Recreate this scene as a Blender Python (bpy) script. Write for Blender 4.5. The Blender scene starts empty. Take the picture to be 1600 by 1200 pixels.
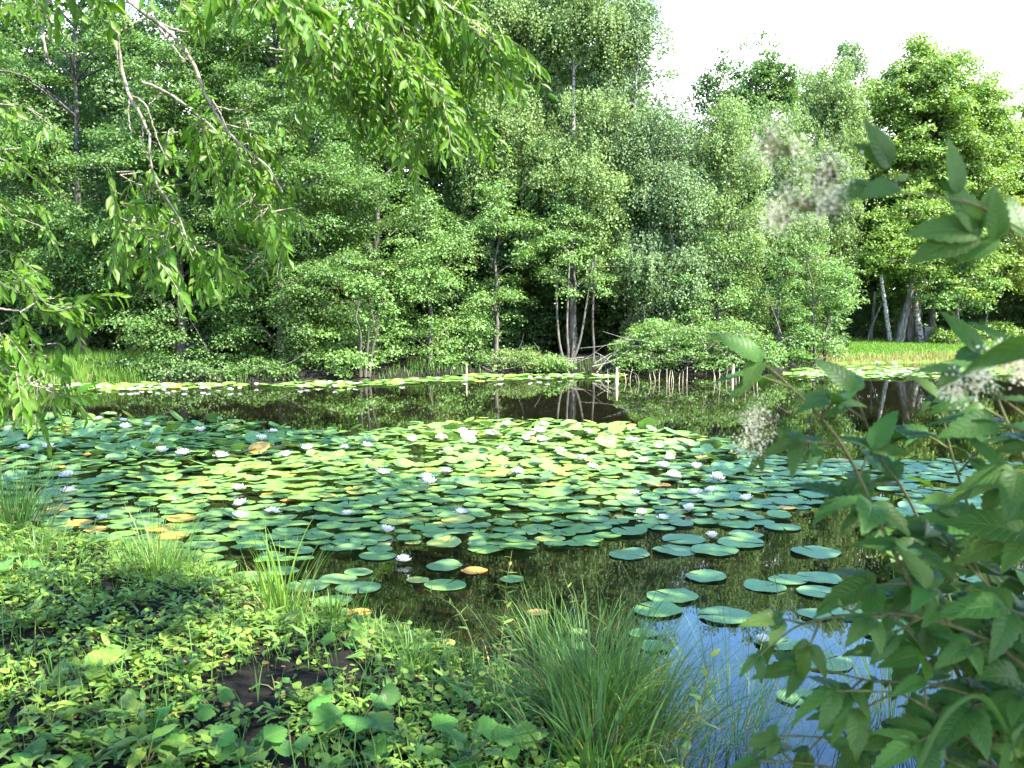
import bpy, math, random
import numpy as np
from mathutils import Vector

# ------------------------------------------------------------------ camera, sky, sun
W0, H0, FPX, HZ = 1600.0, 1200.0, 1570.0, 470.0
CAMZ = 1.8
PITCH = math.atan((H0 / 2 - HZ) / FPX)
scene = bpy.context.scene
col = scene.collection
cam_d = bpy.data.cameras.new('camera'); cam = bpy.data.objects.new('camera', cam_d); col.objects.link(cam)
cam.location = (0, 0, CAMZ); cam.rotation_euler = (math.pi / 2 - PITCH, 0, 0)
cam_d.sensor_width = 36; cam_d.lens = FPX / W0 * 36
cam_d.clip_start = 0.05; cam_d.clip_end = 3000
cam_d.dof.use_dof = True; cam_d.dof.focus_distance = 9.0; cam_d.dof.aperture_fstop = 10
scene.camera = cam

SUN = Vector((0.50, -0.36, 0.79)).normalized()
sun_el = math.asin(SUN.z); sun_az = math.atan2(SUN.x, SUN.y)
world = bpy.data.worlds.new("World"); scene.world = world; world.use_nodes = True
nt = world.node_tree; nt.nodes.clear()
sky = nt.nodes.new('ShaderNodeTexSky'); sky.sky_type = 'NISHITA'; sky.sun_disc = False
sky.sun_elevation = sun_el; sky.sun_rotation = sun_az; sky.air_density = 1.0; sky.dust_density = 0.2; sky.ozone_density = 3.0
tc = nt.nodes.new('ShaderNodeTexCoord')
sep = nt.nodes.new('ShaderNodeSeparateXYZ'); nt.links.new(tc.outputs['Generated'], sep.inputs[0])
mp = nt.nodes.new('ShaderNodeMapping'); mp.inputs['Scale'].default_value = (1, 1, 2.6)
nt.links.new(tc.outputs['Generated'], mp.inputs[0])
nz = nt.nodes.new('ShaderNodeTexNoise'); nz.inputs['Scale'].default_value = 2.2; nz.inputs['Detail'].default_value = 7
nz.inputs['Roughness'].default_value = 0.55; nt.links.new(mp.outputs[0], nz.inputs['Vector'])
# cloud bank low over the horizon thinning upward
mr = nt.nodes.new('ShaderNodeMapRange'); nt.links.new(sep.outputs['Z'], mr.inputs[0])
mr.inputs[1].default_value = 0.20; mr.inputs[2].default_value = 0.31; mr.inputs[3].default_value = 0.62; mr.inputs[4].default_value = -0.22
ad = nt.nodes.new('ShaderNodeMath'); ad.operation = 'ADD'; nt.links.new(nz.outputs['Fac'], ad.inputs[0]); nt.links.new(mr.outputs[0], ad.inputs[1])
ms = nt.nodes.new('ShaderNodeMapRange'); ms.interpolation_type = 'SMOOTHSTEP'; nt.links.new(ad.outputs[0], ms.inputs[0])
ms.inputs[1].default_value = 0.50; ms.inputs[2].default_value = 0.85
mix = nt.nodes.new('ShaderNodeMix'); mix.data_type = 'RGBA'
hs = nt.nodes.new('ShaderNodeHueSaturation'); hs.inputs['Saturation'].default_value = 1.18; hs.inputs['Value'].default_value = 1.45; nt.links.new(sky.outputs[0], hs.inputs['Color'])
nt.links.new(ms.outputs[0], mix.inputs[0]); nt.links.new(hs.outputs[0], mix.inputs[6]); mix.inputs[7].default_value = (9.5, 9.9, 10.6, 1)
bg = nt.nodes.new('ShaderNodeBackground'); bg.inputs['Strength'].default_value = 0.115
nt.links.new(mix.outputs[2], bg.inputs['Color'])
wo = nt.nodes.new('ShaderNodeOutputWorld'); nt.links.new(bg.outputs[0], wo.inputs[0])

sl = bpy.data.lights.new('sun', 'SUN'); sl.energy = 4.2; sl.angle = math.radians(0.53); sl.color = (1.0, 0.95, 0.86)
so = bpy.data.objects.new('sun', sl); col.objects.link(so); so.rotation_euler = SUN.to_track_quat('Z', 'Y').to_euler()
vs = scene.view_settings; vs.view_transform = 'Standard'; vs.look = 'None'; vs.exposure = 2.7; vs.gamma = 1; vs.use_curve_mapping = False
scene.cycles.max_bounces = 6; scene.cycles.diffuse_bounces = 3; scene.cycles.glossy_bounces = 3; scene.cycles.transmission_bounces = 3
scene.cycles.caustics_reflective = False; scene.cycles.caustics_refractive = False

# ------------------------------------------------------------------ helpers
rng = np.random.default_rng(7)
cp, sp_ = math.cos(PITCH), math.sin(PITCH)
def ray(px, py):
    a = (px - W0 / 2) / FPX; b = (py - H0 / 2) / FPX
    return np.array([a, cp - b * sp_, -sp_ - b * cp])
def P(px, py, D):                       # world point seen at a pixel of the photo, D metres ahead
    r = ray(px, py); k = D / r[1]; return np.array([r[0] * k, D, CAMZ + r[2] * k])
def PW(px, py, z=0.0):                  # same, on a level plane
    r = ray(px, py); k = (z - CAMZ) / r[2]; return np.array([r[0] * k, r[1] * k, z])
def to_px(p):
    p = np.asarray(p, float); x, y, z = p[..., 0], p[..., 1], p[..., 2] - CAMZ
    d = y * cp - z * sp_; u = y * sp_ + z * cp
    return np.stack([W0 / 2 + FPX * x / d, H0 / 2 - FPX * u / d], -1)
def nrm(v): return v / np.maximum(np.linalg.norm(v, axis=-1, keepdims=True), 1e-9)
def in_poly(pts, poly):
    x, y = pts[..., 0], pts[..., 1]; c = np.zeros(x.shape, bool); n = len(poly)
    for i in range(n):
        x1, y1 = poly[i]; x2, y2 = poly[(i + 1) % n]
        t = ((y1 > y) != (y2 > y)); c ^= t & (x < (x2 - x1) * (y - y1) / ((y2 - y1) + 1e-12) + x1)
    return c
def vnoise(x, y, s=1.0, seed=0):        # cheap smooth noise, about -1..1
    r = np.random.default_rng(seed); o = 0 * x
    for k in range(6):
        a = r.uniform(0, 2 * math.pi); f = s * r.uniform(.6, 2.2); p = r.uniform(0, 6.3)
        o = o + np.sin(f * (x * math.cos(a) + y * math.sin(a)) + p + 1.3 * np.sin(f * .7 * (y * math.cos(a) - x * math.sin(a)) + p * 2))
    return o / 3.2

class MB:
    def __init__(s): s.v = []; s.f = []; s.uv = []; s.n = 0; s.mi = []
    def add(s, V, F, UV=None, mi=0):
        V = np.asarray(V, float).reshape(-1, 3); F = np.asarray(F, int)
        s.v.append(V); s.f.append(F + s.n); s.uv.append(np.zeros((len(V), 2)) if UV is None else np.asarray(UV, float).reshape(-1, 2))
        s.mi.append(np.full(len(F), mi)); s.n += len(V)
    def inst(s, T, F, p, R, Fw, N, sc, UV=None, mi=0):   # template instanced at n frames
        T = np.asarray(T, float); F = np.asarray(F, int); n = len(p); k = len(T)
        sc = np.asarray(sc, float)
        if sc.ndim == 1: sc = np.stack([sc, sc, sc], 1)
        V = (p[:, None, :] + (T[None, :, 0:1] * sc[:, None, 0:1]) * R[:, None, :] + (T[None, :, 1:2] * sc[:, None, 1:2]) * Fw[:, None, :]
             + (T[None, :, 2:3] * sc[:, None, 2:3]) * N[:, None, :])
        FF = F[None] + (np.arange(n) * k)[:, None, None]
        uv = None if UV is None else np.tile(np.asarray(UV, float), (n, 1))
        s.add(V.reshape(-1, 3), FF.reshape(-1, F.shape[1]), uv, mi)
    def mesh(s, name, mats, smooth=True):
        me = bpy.data.meshes.new(name); V = np.concatenate(s.v)
        me.vertices.add(len(V)); me.vertices.foreach_set('co', V.ravel())
        L = np.concatenate([f.ravel() for f in s.f]); tot = np.concatenate([np.full(len(f), f.shape[1]) for f in s.f])
        st = np.concatenate([[0], np.cumsum(tot)[:-1]])
        me.loops.add(len(L)); me.loops.foreach_set('vertex_index', L.astype(np.int32))
        me.polygons.add(len(tot)); me.polygons.foreach_set('loop_start', st.astype(np.int32)); me.polygons.foreach_set('loop_total', tot.astype(np.int32))
        me.polygons.foreach_set('use_smooth', np.full(len(tot), smooth))
        me.polygons.foreach_set('material_index', np.concatenate(s.mi).astype(np.int32))
        UV = np.concatenate(s.uv); ul = me.uv_layers.new(name='UVMap'); ul.data.foreach_set('uv', UV[L].ravel())
        for m in (mats if isinstance(mats, (list, tuple)) else [mats]): me.materials.append(m)
        me.update(); return me
    def obj(s, name, mats, parent=None, smooth=True):
        o = bpy.data.objects.new(name, s.mesh(name, mats, smooth)); col.objects.link(o)
        if parent is not None:
            o.parent = parent; o.matrix_parent_inverse = parent_inv(parent)
        return o
def parent_inv(p):
    from mathutils import Matrix
    return Matrix.Translation(-Vector(p.location))     # things only carry a translation when parts are attached in world space
def tag(o, label=None, cat=None, group=None, kind=None):
    if label: o['label'] = label
    if cat: o['category'] = cat
    if group: o['group'] = group
    if kind: o['kind'] = kind
    return o
def thing(name, loc, label, cat, group=None):
    o = bpy.data.objects.new(name, None); o.empty_display_size = .1; col.objects.link(o); o.location = tuple(float(c) for c in loc)
    return tag(o, label, cat, group)
def tube(mb, pts, rad, ns=6, mi=0):
    pts = np.asarray(pts, float); n = len(pts); rad = np.broadcast_to(np.asarray(rad, float), (n,))
    t = nrm(np.gradient(pts, axis=0)); ref = np.array([.31, .17, .93]) if abs(t[:, 2]).mean() < .8 else np.array([1., .13, .1])
    a = nrm(np.cross(t, ref)); b = np.cross(t, a); th = np.arange(ns) * 2 * math.pi / ns
    V = pts[:, None] + rad[:, None, None] * (np.cos(th)[None, :, None] * a[:, None] + np.sin(th)[None, :, None] * b[:, None])
    V = V.reshape(-1, 3); F = []
    for i in range(n - 1):
        for j in range(ns):
            k = (j + 1) % ns; F.append((i * ns + j, i * ns + k, (i + 1) * ns + k, (i + 1) * ns + j))
    d = np.concatenate([[0], np.cumsum(np.linalg.norm(np.diff(pts, axis=0), axis=1))])
    uv = np.stack([np.tile(np.arange(ns) / ns, n), np.repeat(d, ns)], 1)
    mb.add(V, F, uv, mi)
def smooth_path(pts, n=14):             # Catmull-Rom
    pts = np.asarray(pts, float); Q = np.vstack([2 * pts[0] - pts[1], pts, 2 * pts[-1] - pts[-2]]); out = []
    m = len(pts) - 1; per = max(2, n // m)
    for i in range(m):
        p0, p1, p2, p3 = Q[i:i + 4]
        for t in np.linspace(0, 1, per, endpoint=False):
            out.append(.5 * ((2 * p1) + (p2 - p0) * t + (2 * p0 - 5 * p1 + 4 * p2 - p3) * t * t + (3 * p1 - p0 - 3 * p2 + p3) * t ** 3))
    out.append(pts[-1]); return np.array(out)
def frames(n_, f_):                     # orthonormal right/forward/normal from wanted normal and forward
    f = nrm(f_); r = nrm(np.cross(f, n_)); n = np.cross(r, f); return r, f, n
def blades(mb, base, L, lean, w, bend=.5, nseg=6, mi=0, rg=rng):
    """arching grass blades: base (n,3), length L, lean dir (n,2) horizontal unit * amount"""
    n = len(base); t = np.linspace(0, 1, nseg + 1)
    L = np.broadcast_to(L, (n,)); w = np.broadcast_to(w, (n,)); bend = np.broadcast_to(bend, (n,))
    la = np.linalg.norm(lean, axis=1) + 1e-6; ld = np.c_[lean / la[:, None], np.zeros(n)]
    ang0 = la * .45; ang1 = la * .45 + bend * 2.3
    ang = ang0[:, None] + (ang1 - ang0)[:, None] * t[None] ** 1.6
    dx = np.sin(ang); dz = np.cos(ang); st = L[:, None] / nseg
    X = np.c_[np.zeros(n), np.cumsum(dx[:, :-1] * st, 1)]; Z = np.c_[np.zeros(n), np.cumsum(dz[:, :-1] * st, 1)]
    C = base[:, None] + X[..., None] * ld[:, None] + Z[..., None] * np.array([0, 0, 1.])
    tw = rg.uniform(0, 6.28, n); side = np.stack([-ld[:, 1] + .6 * np.cos(tw) * ld[:, 0], ld[:, 0] + .6 * np.cos(tw) * ld[:, 1], 0 * tw], 1); side = nrm(side)
    ww = w[:, None] * np.clip(1.15 - t[None] ** 2.0 * 1.13, 0.02, 1) * np.minimum(1, .5 + 2 * t[None]) * .5
    A = C - side[:, None] * ww[..., None]; B = C + side[:, None] * ww[..., None]
    V = np.stack([A, B], 2).reshape(n, -1, 3)
    F = np.array([(2 * i, 2 * i + 1, 2 * i + 3, 2 * i + 2) for i in range(nseg)])
    FF = F[None] + (np.arange(n) * 2 * (nseg + 1))[:, None, None]
    uv = np.tile(np.stack([np.tile([-1., 1.], nseg + 1), np.repeat(t, 2)], 1), (n, 1))
    mb.add(V.reshape(-1, 3), FF.reshape(-1, 4), uv, mi)

# ------------------------------------------------------------------ materials
def new_mat(name):
    m = bpy.data.materials.new(name); m.use_nodes = True; t = m.node_tree; t.nodes.clear(); return m, t, t.nodes, t.links
def leaf_mat(name, colr, trans=None, rough=.45, spec=.5, hue=.02, val=.35, tmix=.35, veins=0, noise=0.0, tip=None, objrand=False, vs=.2):
    m, t, N, L = new_mat(name)
    geo = N.new('ShaderNodeNewGeometry'); rnd = geo.outputs['Random Per Island']
    if objrand:
        oi = N.new('ShaderNodeObjectInfo'); rnd = oi.outputs['Random']
    hsv = N.new('ShaderNodeHueSaturation'); hsv.inputs['Color'].default_value = (*colr, 1)
    a = N.new('ShaderNodeMapRange'); L.new(rnd, a.inputs[0]); a.inputs[3].default_value = .5 - hue; a.inputs[4].default_value = .5 + hue
    L.new(a.outputs[0], hsv.inputs['Hue'])
    wn = N.new('ShaderNodeMath'); wn.operation = 'MULTIPLY'; wn.inputs[1].default_value = 17.31; L.new(rnd, wn.inputs[0])
    fr = N.new('ShaderNodeMath'); fr.operation = 'FRACT'; L.new(wn.outputs[0], fr.inputs[0])
    b = N.new('ShaderNodeMapRange'); L.new(fr.outputs[0], b.inputs[0]); b.inputs[3].default_value = 1 - val; b.inputs[4].default_value = 1 + val
    src = b.outputs[0]
    if noise:
        tcn = N.new('ShaderNodeTexCoord'); nn = N.new('ShaderNodeTexNoise'); nn.inputs['Scale'].default_value = noise
        L.new(tcn.outputs['Object'], nn.inputs['Vector']); c = N.new('ShaderNodeMapRange'); L.new(nn.outputs['Fac'], c.inputs[0])
        c.inputs[1].default_value = .3; c.inputs[2].default_value = .7; c.inputs[3].default_value = .75; c.inputs[4].default_value = 1.25
        mm = N.new('ShaderNodeMath'); mm.operation = 'MULTIPLY'; L.new(src, mm.inputs[0]); L.new(c.outputs[0], mm.inputs[1]); src = mm.outputs[0]
    L.new(src, hsv.inputs['Value']); colout = hsv.outputs[0]
    pr = N.new('ShaderNodeBsdfPrincipled'); pr.inputs['Roughness'].default_value = rough; pr.inputs['Specular IOR Level'].default_value = spec
    if veins:
        uv = N.new('ShaderNodeUVMap'); s2 = N.new('ShaderNodeSeparateXYZ'); L.new(uv.outputs[0], s2.inputs[0])
        ab = N.new('ShaderNodeMath'); ab.operation = 'ABSOLUTE'; L.new(s2.outputs[0], ab.inputs[0])
        k1 = N.new('ShaderNodeMath'); k1.operation = 'MULTIPLY_ADD'; L.new(ab.outputs[0], k1.inputs[0]); k1.inputs[1].default_value = -.22; L.new(s2.outputs[1], k1.inputs[2])
        k2 = N.new('ShaderNodeMath'); k2.operation = 'MULTIPLY'; L.new(k1.outputs[0], k2.inputs[0]); k2.inputs[1].default_value = veins * 6.283
        k3 = N.new('ShaderNodeMath'); k3.operation = 'SINE'; L.new(k2.outputs[0], k3.inputs[0])
        k4 = N.new('ShaderNodeMapRange'); L.new(k3.outputs[0], k4.inputs[0]); k4.inputs[1].default_value = .55; k4.inputs[2].default_value = 1; k4.inputs[3].default_value = 0; k4.inputs[4].default_value = 1
        mdr = N.new('ShaderNodeMapRange'); L.new(ab.outputs[0], mdr.inputs[0]); mdr.inputs[1].default_value = .02; mdr.inputs[2].default_value = .09; mdr.inputs[3].default_value = 1; mdr.inputs[4].default_value = 0
        mx = N.new('ShaderNodeMath'); mx.operation = 'MAXIMUM'; L.new(k4.outputs[0], mx.inputs[0]); L.new(mdr.outputs[0], mx.inputs[1])
        sc = N.new('ShaderNodeMath'); sc.operation = 'MULTIPLY'; L.new(mx.outputs[0], sc.inputs[0]); sc.inputs[1].default_value = vs
        vm = N.new('ShaderNodeMix'); vm.data_type = 'RGBA'; L.new(sc.outputs[0], vm.inputs[0]); L.new(colout, vm.inputs[6])
        vm.inputs[7].default_value = (min(1, colr[0] * 2.2 + .02), min(1, colr[1] * 1.8 + .02), colr[2] * 1.8 + .01, 1); colout = vm.outputs[2]
        bp = N.new('ShaderNodeBump'); bp.inputs['Strength'].default_value = .5; bp.inputs['Distance'].default_value = .002; bp.invert = True
        L.new(mx.outputs[0], bp.inputs['Height']); L.new(bp.outputs[0], pr.inputs['Normal'])
    if tip:
        uv2 = N.new('ShaderNodeUVMap'); s3 = N.new('ShaderNodeSeparateXYZ'); L.new(uv2.outputs[0], s3.inputs[0])
        q = N.new('ShaderNodeMapRange'); L.new(s3.outputs[1], q.inputs[0]); q.inputs[1].default_value = .6; q.inputs[2].default_value = 1.1
        tm = N.new('ShaderNodeMix'); tm.data_type = 'RGBA'; L.new(q.outputs[0], tm.inputs[0]); L.new(colout, tm.inputs[6]); tm.inputs[7].default_value = (*tip, 1); colout = tm.outputs[2]
    L.new(colout, pr.inputs['Base Color'])
    tr = N.new('ShaderNodeBsdfTranslucent')
    if trans is None: trans = (colr[0] * 1.9, colr[1] * 1.9, colr[2] * .7)
    th = N.new('ShaderNodeMix'); th.data_type = 'RGBA'; th.inputs[0].default_value = .75; L.new(colout, th.inputs[6]); th.inputs[7].default_value = (*trans, 1)
    L.new(th.outputs[2], tr.inputs['Color'])
    mxs = N.new('ShaderNodeMixShader'); mxs.inputs[0].default_value = tmix; L.new(pr.outputs[0], mxs.inputs[1]); L.new(tr.outputs[0], mxs.inputs[2])
    o = N.new('ShaderNodeOutputMaterial'); L.new(mxs.outputs[0], o.inputs[0]); return m
def bark_mat(name, c1, c2, sc=(6, 6, 1.2), rough=.85, lo=.35, hi=.65, bump=.6):
    m, t, N, L = new_mat(name)
    g = N.new('ShaderNodeTexCoord'); mp = N.new('ShaderNodeMapping'); mp.inputs['Scale'].default_value = sc; L.new(g.outputs['Object'], mp.inputs[0])
    n = N.new('ShaderNodeTexNoise'); n.inputs['Scale'].default_value = 3; n.inputs['Detail'].default_value = 6; L.new(mp.outputs[0], n.inputs['Vector'])
    r = N.new('ShaderNodeMapRange'); L.new(n.outputs['Fac'], r.inputs[0]); r.inputs[1].default_value = lo; r.inputs[2].default_value = hi
    mx = N.new('ShaderNodeMix'); mx.data_type = 'RGBA'; L.new(r.outputs[0], mx.inputs[0]); mx.inputs[6].default_value = (*c1, 1); mx.inputs[7].default_value = (*c2, 1)
    p = N.new('ShaderNodeBsdfPrincipled'); p.inputs['Roughness'].default_value = rough; p.inputs['Specular IOR Level'].default_value = .2; L.new(mx.outputs[2], p.inputs['Base Color'])
    b = N.new('ShaderNodeBump'); b.inputs['Strength'].default_value = bump; b.inputs['Distance'].default_value = .02; L.new(n.outputs['Fac'], b.inputs['Height']); L.new(b.outputs[0], p.inputs['Normal'])
    o = N.new('ShaderNodeOutputMaterial'); L.new(p.outputs[0], o.inputs[0]); return m

M = {}
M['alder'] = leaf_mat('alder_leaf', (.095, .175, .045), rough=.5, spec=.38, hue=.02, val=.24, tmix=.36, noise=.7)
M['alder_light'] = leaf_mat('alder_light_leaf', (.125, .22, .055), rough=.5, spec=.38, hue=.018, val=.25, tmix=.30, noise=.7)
M['birch'] = leaf_mat('birch_leaf', (.15, .225, .07), spec=.3, rough=.6, hue=.015, val=.3, tmix=.32, noise=.6)
M['birch_grey'] = leaf_mat('grey_birch_leaf', (.135, .205, .085), spec=.3, rough=.6, hue=.012, val=.3, tmix=.3, noise=.6)
M['lime'] = leaf_mat('yellow_green_leaf', (.15, .24, .045), rough=.45, hue=.02, val=.3, tmix=.35, noise=.6)
M['yellow'] = leaf_mat('pale_yellow_leaf', (.24, .29, .06), rough=.5, hue=.03, val=.3, tmix=.35, noise=.6)
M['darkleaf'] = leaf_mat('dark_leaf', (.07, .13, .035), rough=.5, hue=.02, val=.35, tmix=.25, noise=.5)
M['willow'] = leaf_mat('willow_leaf', (.088, .185, .022), rough=.42, spec=.35, hue=.018, val=.3, tmix=.50)
M['crown'] = leaf_mat('overhead_leaf', (.065, .13, .025), rough=.45, tmix=.3)
M['bark'] = bark_mat('alder_bark', (.045, .038, .03), (.13, .12, .10))
M['bark_pale'] = bark_mat('pale_bark', (.045, .038, .03), (.17, .155, .125))
M['birch_bark'] = bark_mat('birch_bark', (.06, .05, .04), (.34, .32, .28), sc=(5, 5, 5), lo=.38, hi=.56)
M['twig'] = bark_mat('twig_bark', (.13, .11, .085), (.34, .31, .26), sc=(20, 20, 8))
M['dead'] = bark_mat('dead_wood', (.14, .12, .10), (.30, .28, .24), sc=(12, 12, 6))
M['reed'] = bark_mat('dry_reed', (.34, .29, .18), (.56, .50, .35), sc=(20, 20, 3), rough=.6)

# ------------------------------------------------------------------ pond outline, terrain, water
POND = np.array([(.45, 3.85), (1.0, 3.0), (2.2, 2.3), (4.5, 2.6), (8, 4.6), (14, 8.5), (22, 13), (29, 20), (31, 27), (24, 31.2), (15.3, 30.3), (11.5, 29.2), (9.0, 28.4),
                 (7.6, 26.6), (6.7, 25.0), (4.5, 24.6), (2.5, 24.8), (.8, 25.2), (-1.5, 23.8), (-3.5, 22.4), (-5.6, 22.1), (-8.2, 21.8), (-9.4, 21.5), (-11.3, 21.4), (-14.5, 20.8), (-16, 17),
                 (-13.5, 13), (-9.5, 10.4), (-6.3, 8.9), (-4.0, 7.75), (-3.1, 7.15), (-2.35, 6.9), (-1.75, 6.2), (-1.1, 5.6), (-.35, 5.0), (.1, 4.4)])
def sdist(x, y):
    x = np.asarray(x, float); y = np.asarray(y, float); d = np.full(x.shape, 1e9); n = len(POND)
    for i in range(n):
        a = POND[i]; b = POND[(i + 1) % n]; e = b - a
        t = np.clip(((x - a[0]) * e[0] + (y - a[1]) * e[1]) / (e @ e), 0, 1)
        d = np.minimum(d, np.hypot(x - a[0] - t * e[0], y - a[1] - t * e[1]))
    return np.where(in_poly(np.stack([x, y], -1), POND), -d, d)
def ground(x, y):
    d = sdist(x, y) + .10 * vnoise(x, y, 3.0, 3) * np.exp(-np.asarray(y, float) / 14)
    far = 1 / (1 + np.exp(-(np.asarray(y, float) - 15) / 2))
    up = (.15 + .10 * far) * (1 - np.exp(-np.maximum(d, 0) / .35)) + .10 * (1 - np.exp(-np.maximum(d, 0) / 2.5)) + .010 * np.clip(d, 0, 30) * far
    h = np.where(d > 0, up, -.7 * (1 - np.exp(np.minimum(d, 0) / .8)))
    return h + (.018 * vnoise(x, y, 6, 5) + .010 * vnoise(x, y, 17, 6)) * np.clip(d * 3, 0, 1)
def axis(fine0, fine1, step, lo, hi):
    a = list(np.arange(fine0, fine1, step)); s = step; v = a[-1]
    while v < hi: s *= 1.18; v += s; a.append(v)
    s = step; v = a[0]; pre = []
    while v > lo: s *= 1.18; v -= s; pre.append(v)
    return np.array(pre[::-1] + a)
ax = axis(-7, 4, .07, -900, 900); ay = np.concatenate([axis(-.5, 9.5, .07, -900, 12)[:-6], []])
ay = np.concatenate([ay[ay < 9.5], np.arange(9.5, 21, .4), np.arange(21, 36, .2)]); s = .2; v = ay[-1]; ex = []
while v < 1500: s *= 1.15; v += s; ex.append(v)
ay = np.concatenate([ay, ex])
GX, GY = np.meshgrid(ax, ay); GZ = ground(GX, GY)
nx, ny = len(ax), len(ay); I = np.arange(nx * ny).reshape(ny, nx)
mb = MB(); mb.add(np.stack([GX, GY, GZ], -1), np.stack([I[:-1, :-1], I[:-1, 1:], I[1:, 1:], I[1:, :-1]], -1).reshape(-1, 4))
m, t, N, L = new_mat('ground_soil_and_grass')
g = N.new('ShaderNodeTexCoord'); n1 = N.new('ShaderNodeTexNoise'); n1.inputs['Scale'].default_value = 9; n1.inputs['Detail'].default_value = 8; L.new(g.outputs['Object'], n1.inputs['Vector'])
n2 = N.new('ShaderNodeTexNoise'); n2.inputs['Scale'].default_value = .55; n2.inputs['Detail'].default_value = 5; L.new(g.outputs['Object'], n2.inputs['Vector'])
nf = N.new('ShaderNodeTexNoise'); nf.inputs['Scale'].default_value = 75; nf.inputs['Detail'].default_value = 8; nf.inputs['Roughness'].default_value = .7; L.new(g.outputs['Object'], nf.inputs['Vector'])
nm = N.new('ShaderNodeMix'); nm.data_type = 'FLOAT'; nm.inputs[0].default_value = .6; L.new(n1.outputs['Fac'], nm.inputs[2]); L.new(nf.outputs['Fac'], nm.inputs[3]); nr2 = N.new('ShaderNodeMapRange'); L.new(nm.outputs[0], nr2.inputs[0]); nr2.inputs[1].default_value = .38; nr2.inputs[2].default_value = .66
soil = N.new('ShaderNodeMix'); soil.data_type = 'RGBA'; L.new(nr2.outputs[0], soil.inputs[0]); soil.inputs[6].default_value = (.006, .0052, .0045, 1); soil.inputs[7].default_value = (.022, .0185, .0145, 1)
gr = N.new('ShaderNodeMix'); gr.data_type = 'RGBA'; L.new(n2.outputs['Fac'], gr.inputs[0]); gr.inputs[6].default_value = (.10, .19, .03, 1); gr.inputs[7].default_value = (.18, .26, .05, 1)
gv = N.new('ShaderNodeMix'); gv.data_type = 'RGBA'; gv.blend_type = 'MULTIPLY'; gv.inputs[0].default_value = .5; L.new(gr.outputs[2], gv.inputs[6]); L.new(n1.outputs['Color'], gv.inputs[7])
at = N.new('ShaderNodeAttribute'); at.attribute_name = 'lawn'
fin = N.new('ShaderNodeMix'); fin.data_type = 'RGBA'; L.new(at.outputs['Fac'], fin.inputs[0]); L.new(soil.outputs[2], fin.inputs[6]); L.new(gv.outputs[2], fin.inputs[7])
p = N.new('ShaderNodeBsdfPrincipled'); p.inputs['Roughness'].default_value = .9; p.inputs['Specular IOR Level'].default_value = .15; L.new(fin.outputs[2], p.inputs['Base Color'])
b = N.new('ShaderNodeBump'); b.inputs['Distance'].default_value = .03; b.inputs['Strength'].default_value = 1.0; L.new(nm.outputs[0], b.inputs['Height']); L.new(b.outputs[0], p.inputs['Normal'])
o = N.new('ShaderNodeOutputMaterial'); L.new(p.outputs[0], o.inputs[0])
go = mb.obj('ground', m); tag(go, 'dark damp soil bank running into a mown grass lawn', kind='structure')
def lawn_mask(x, y):
    a = 1 / (1 + np.exp(-(x - 8.4 - .3 * vnoise(x, y, 1.2, 9)) * 4)) * (y > 20)
    b_ = 1 / (1 + np.exp((x + 8.6) * 3)) * (y > 14) * (y < 26)
    near = .0 * x
    return np.clip(a + b_ + near , 0, 1)
at_ = go.data.attributes.new('lawn', 'FLOAT', 'POINT'); at_.data.foreach_set('value', lawn_mask(GX, GY).ravel().astype(np.float32))

mb = MB(); wx = np.linspace(-19, 34, 60); wy = np.linspace(1.6, 33.5, 40); A, B = np.meshgrid(wx, wy); I = np.arange(A.size).reshape(A.shape)
mb.add(np.stack([A, B, 0 * A], -1), np.stack([I[:-1, :-1], I[:-1, 1:], I[1:, 1:], I[1:, :-1]], -1).reshape(-1, 4))
m, t, N, L = new_mat('pond_water')
p = N.new('ShaderNodeBsdfPrincipled'); p.inputs['Base Color'].default_value = (.007, .0062, .003, 1); p.inputs['Roughness'].default_value = .015; p.inputs['IOR'].default_value = 1.40
g = N.new('ShaderNodeTexCoord'); n1 = N.new('ShaderNodeTexNoise'); n1.inputs['Scale'].default_value = 2.2; n1.inputs['Detail'].default_value = 3; L.new(g.outputs['Object'], n1.inputs['Vector'])
b = N.new('ShaderNodeBump'); b.inputs['Strength'].default_value = .07; b.inputs['Distance'].default_value = .012; L.new(n1.outputs['Fac'], b.inputs['Height']); L.new(b.outputs[0], p.inputs['Normal'])
o = N.new('ShaderNodeOutputMaterial'); L.new(p.outputs[0], o.inputs[0])
tag(mb.obj('water', m), 'still brown pond water mirroring the far trees', kind='structure')

# ------------------------------------------------------------------ trees
QL = np.array([(0, 0, 0), (.42, .45, .06), (0, 1, -.08), (-.42, .45, .06)]); QF = [(0, 1, 2, 3)]
def leaf_cloud(mb, cen, a, nl, size, flat=.45, up=.85, drop=.25, rg=rng, mi=0):
    k = len(cen); n = np.maximum((nl * (a / a.mean()) ** 2), 3).astype(int); idx = np.repeat(np.arange(k), n); m_ = len(idx)
    u = nrm(rg.normal(size=(m_, 3))); fl = rg.random(m_) < up; u[:, 2] = np.where(fl, np.abs(u[:, 2]), u[:, 2])
    r = rg.random(m_) ** .45; lump = 1 + .25 * np.sin(3 * np.arctan2(u[:, 1], u[:, 0]) + idx)
    q = u * (r * lump)[:, None] * a[idx][:, None]; q[:, 2] *= flat
    q[:, 2] -= drop * (q[:, 0] ** 2 + q[:, 1] ** 2) / a[idx]
    nr = nrm(u * .75 + np.array([0, 0, .6]) + rg.normal(size=(m_, 3)) * .36)
    fw = nrm(np.c_[u[:, :2], -.35 * np.ones(m_)] + rg.normal(size=(m_, 3)) * .6)
    R, Fw, Nn = frames(nr, fw)
    mb.inst(QL, QF, cen[idx] + q, R, Fw, Nn, size * rg.uniform(.65, 1.25, m_), None, mi)
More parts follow.
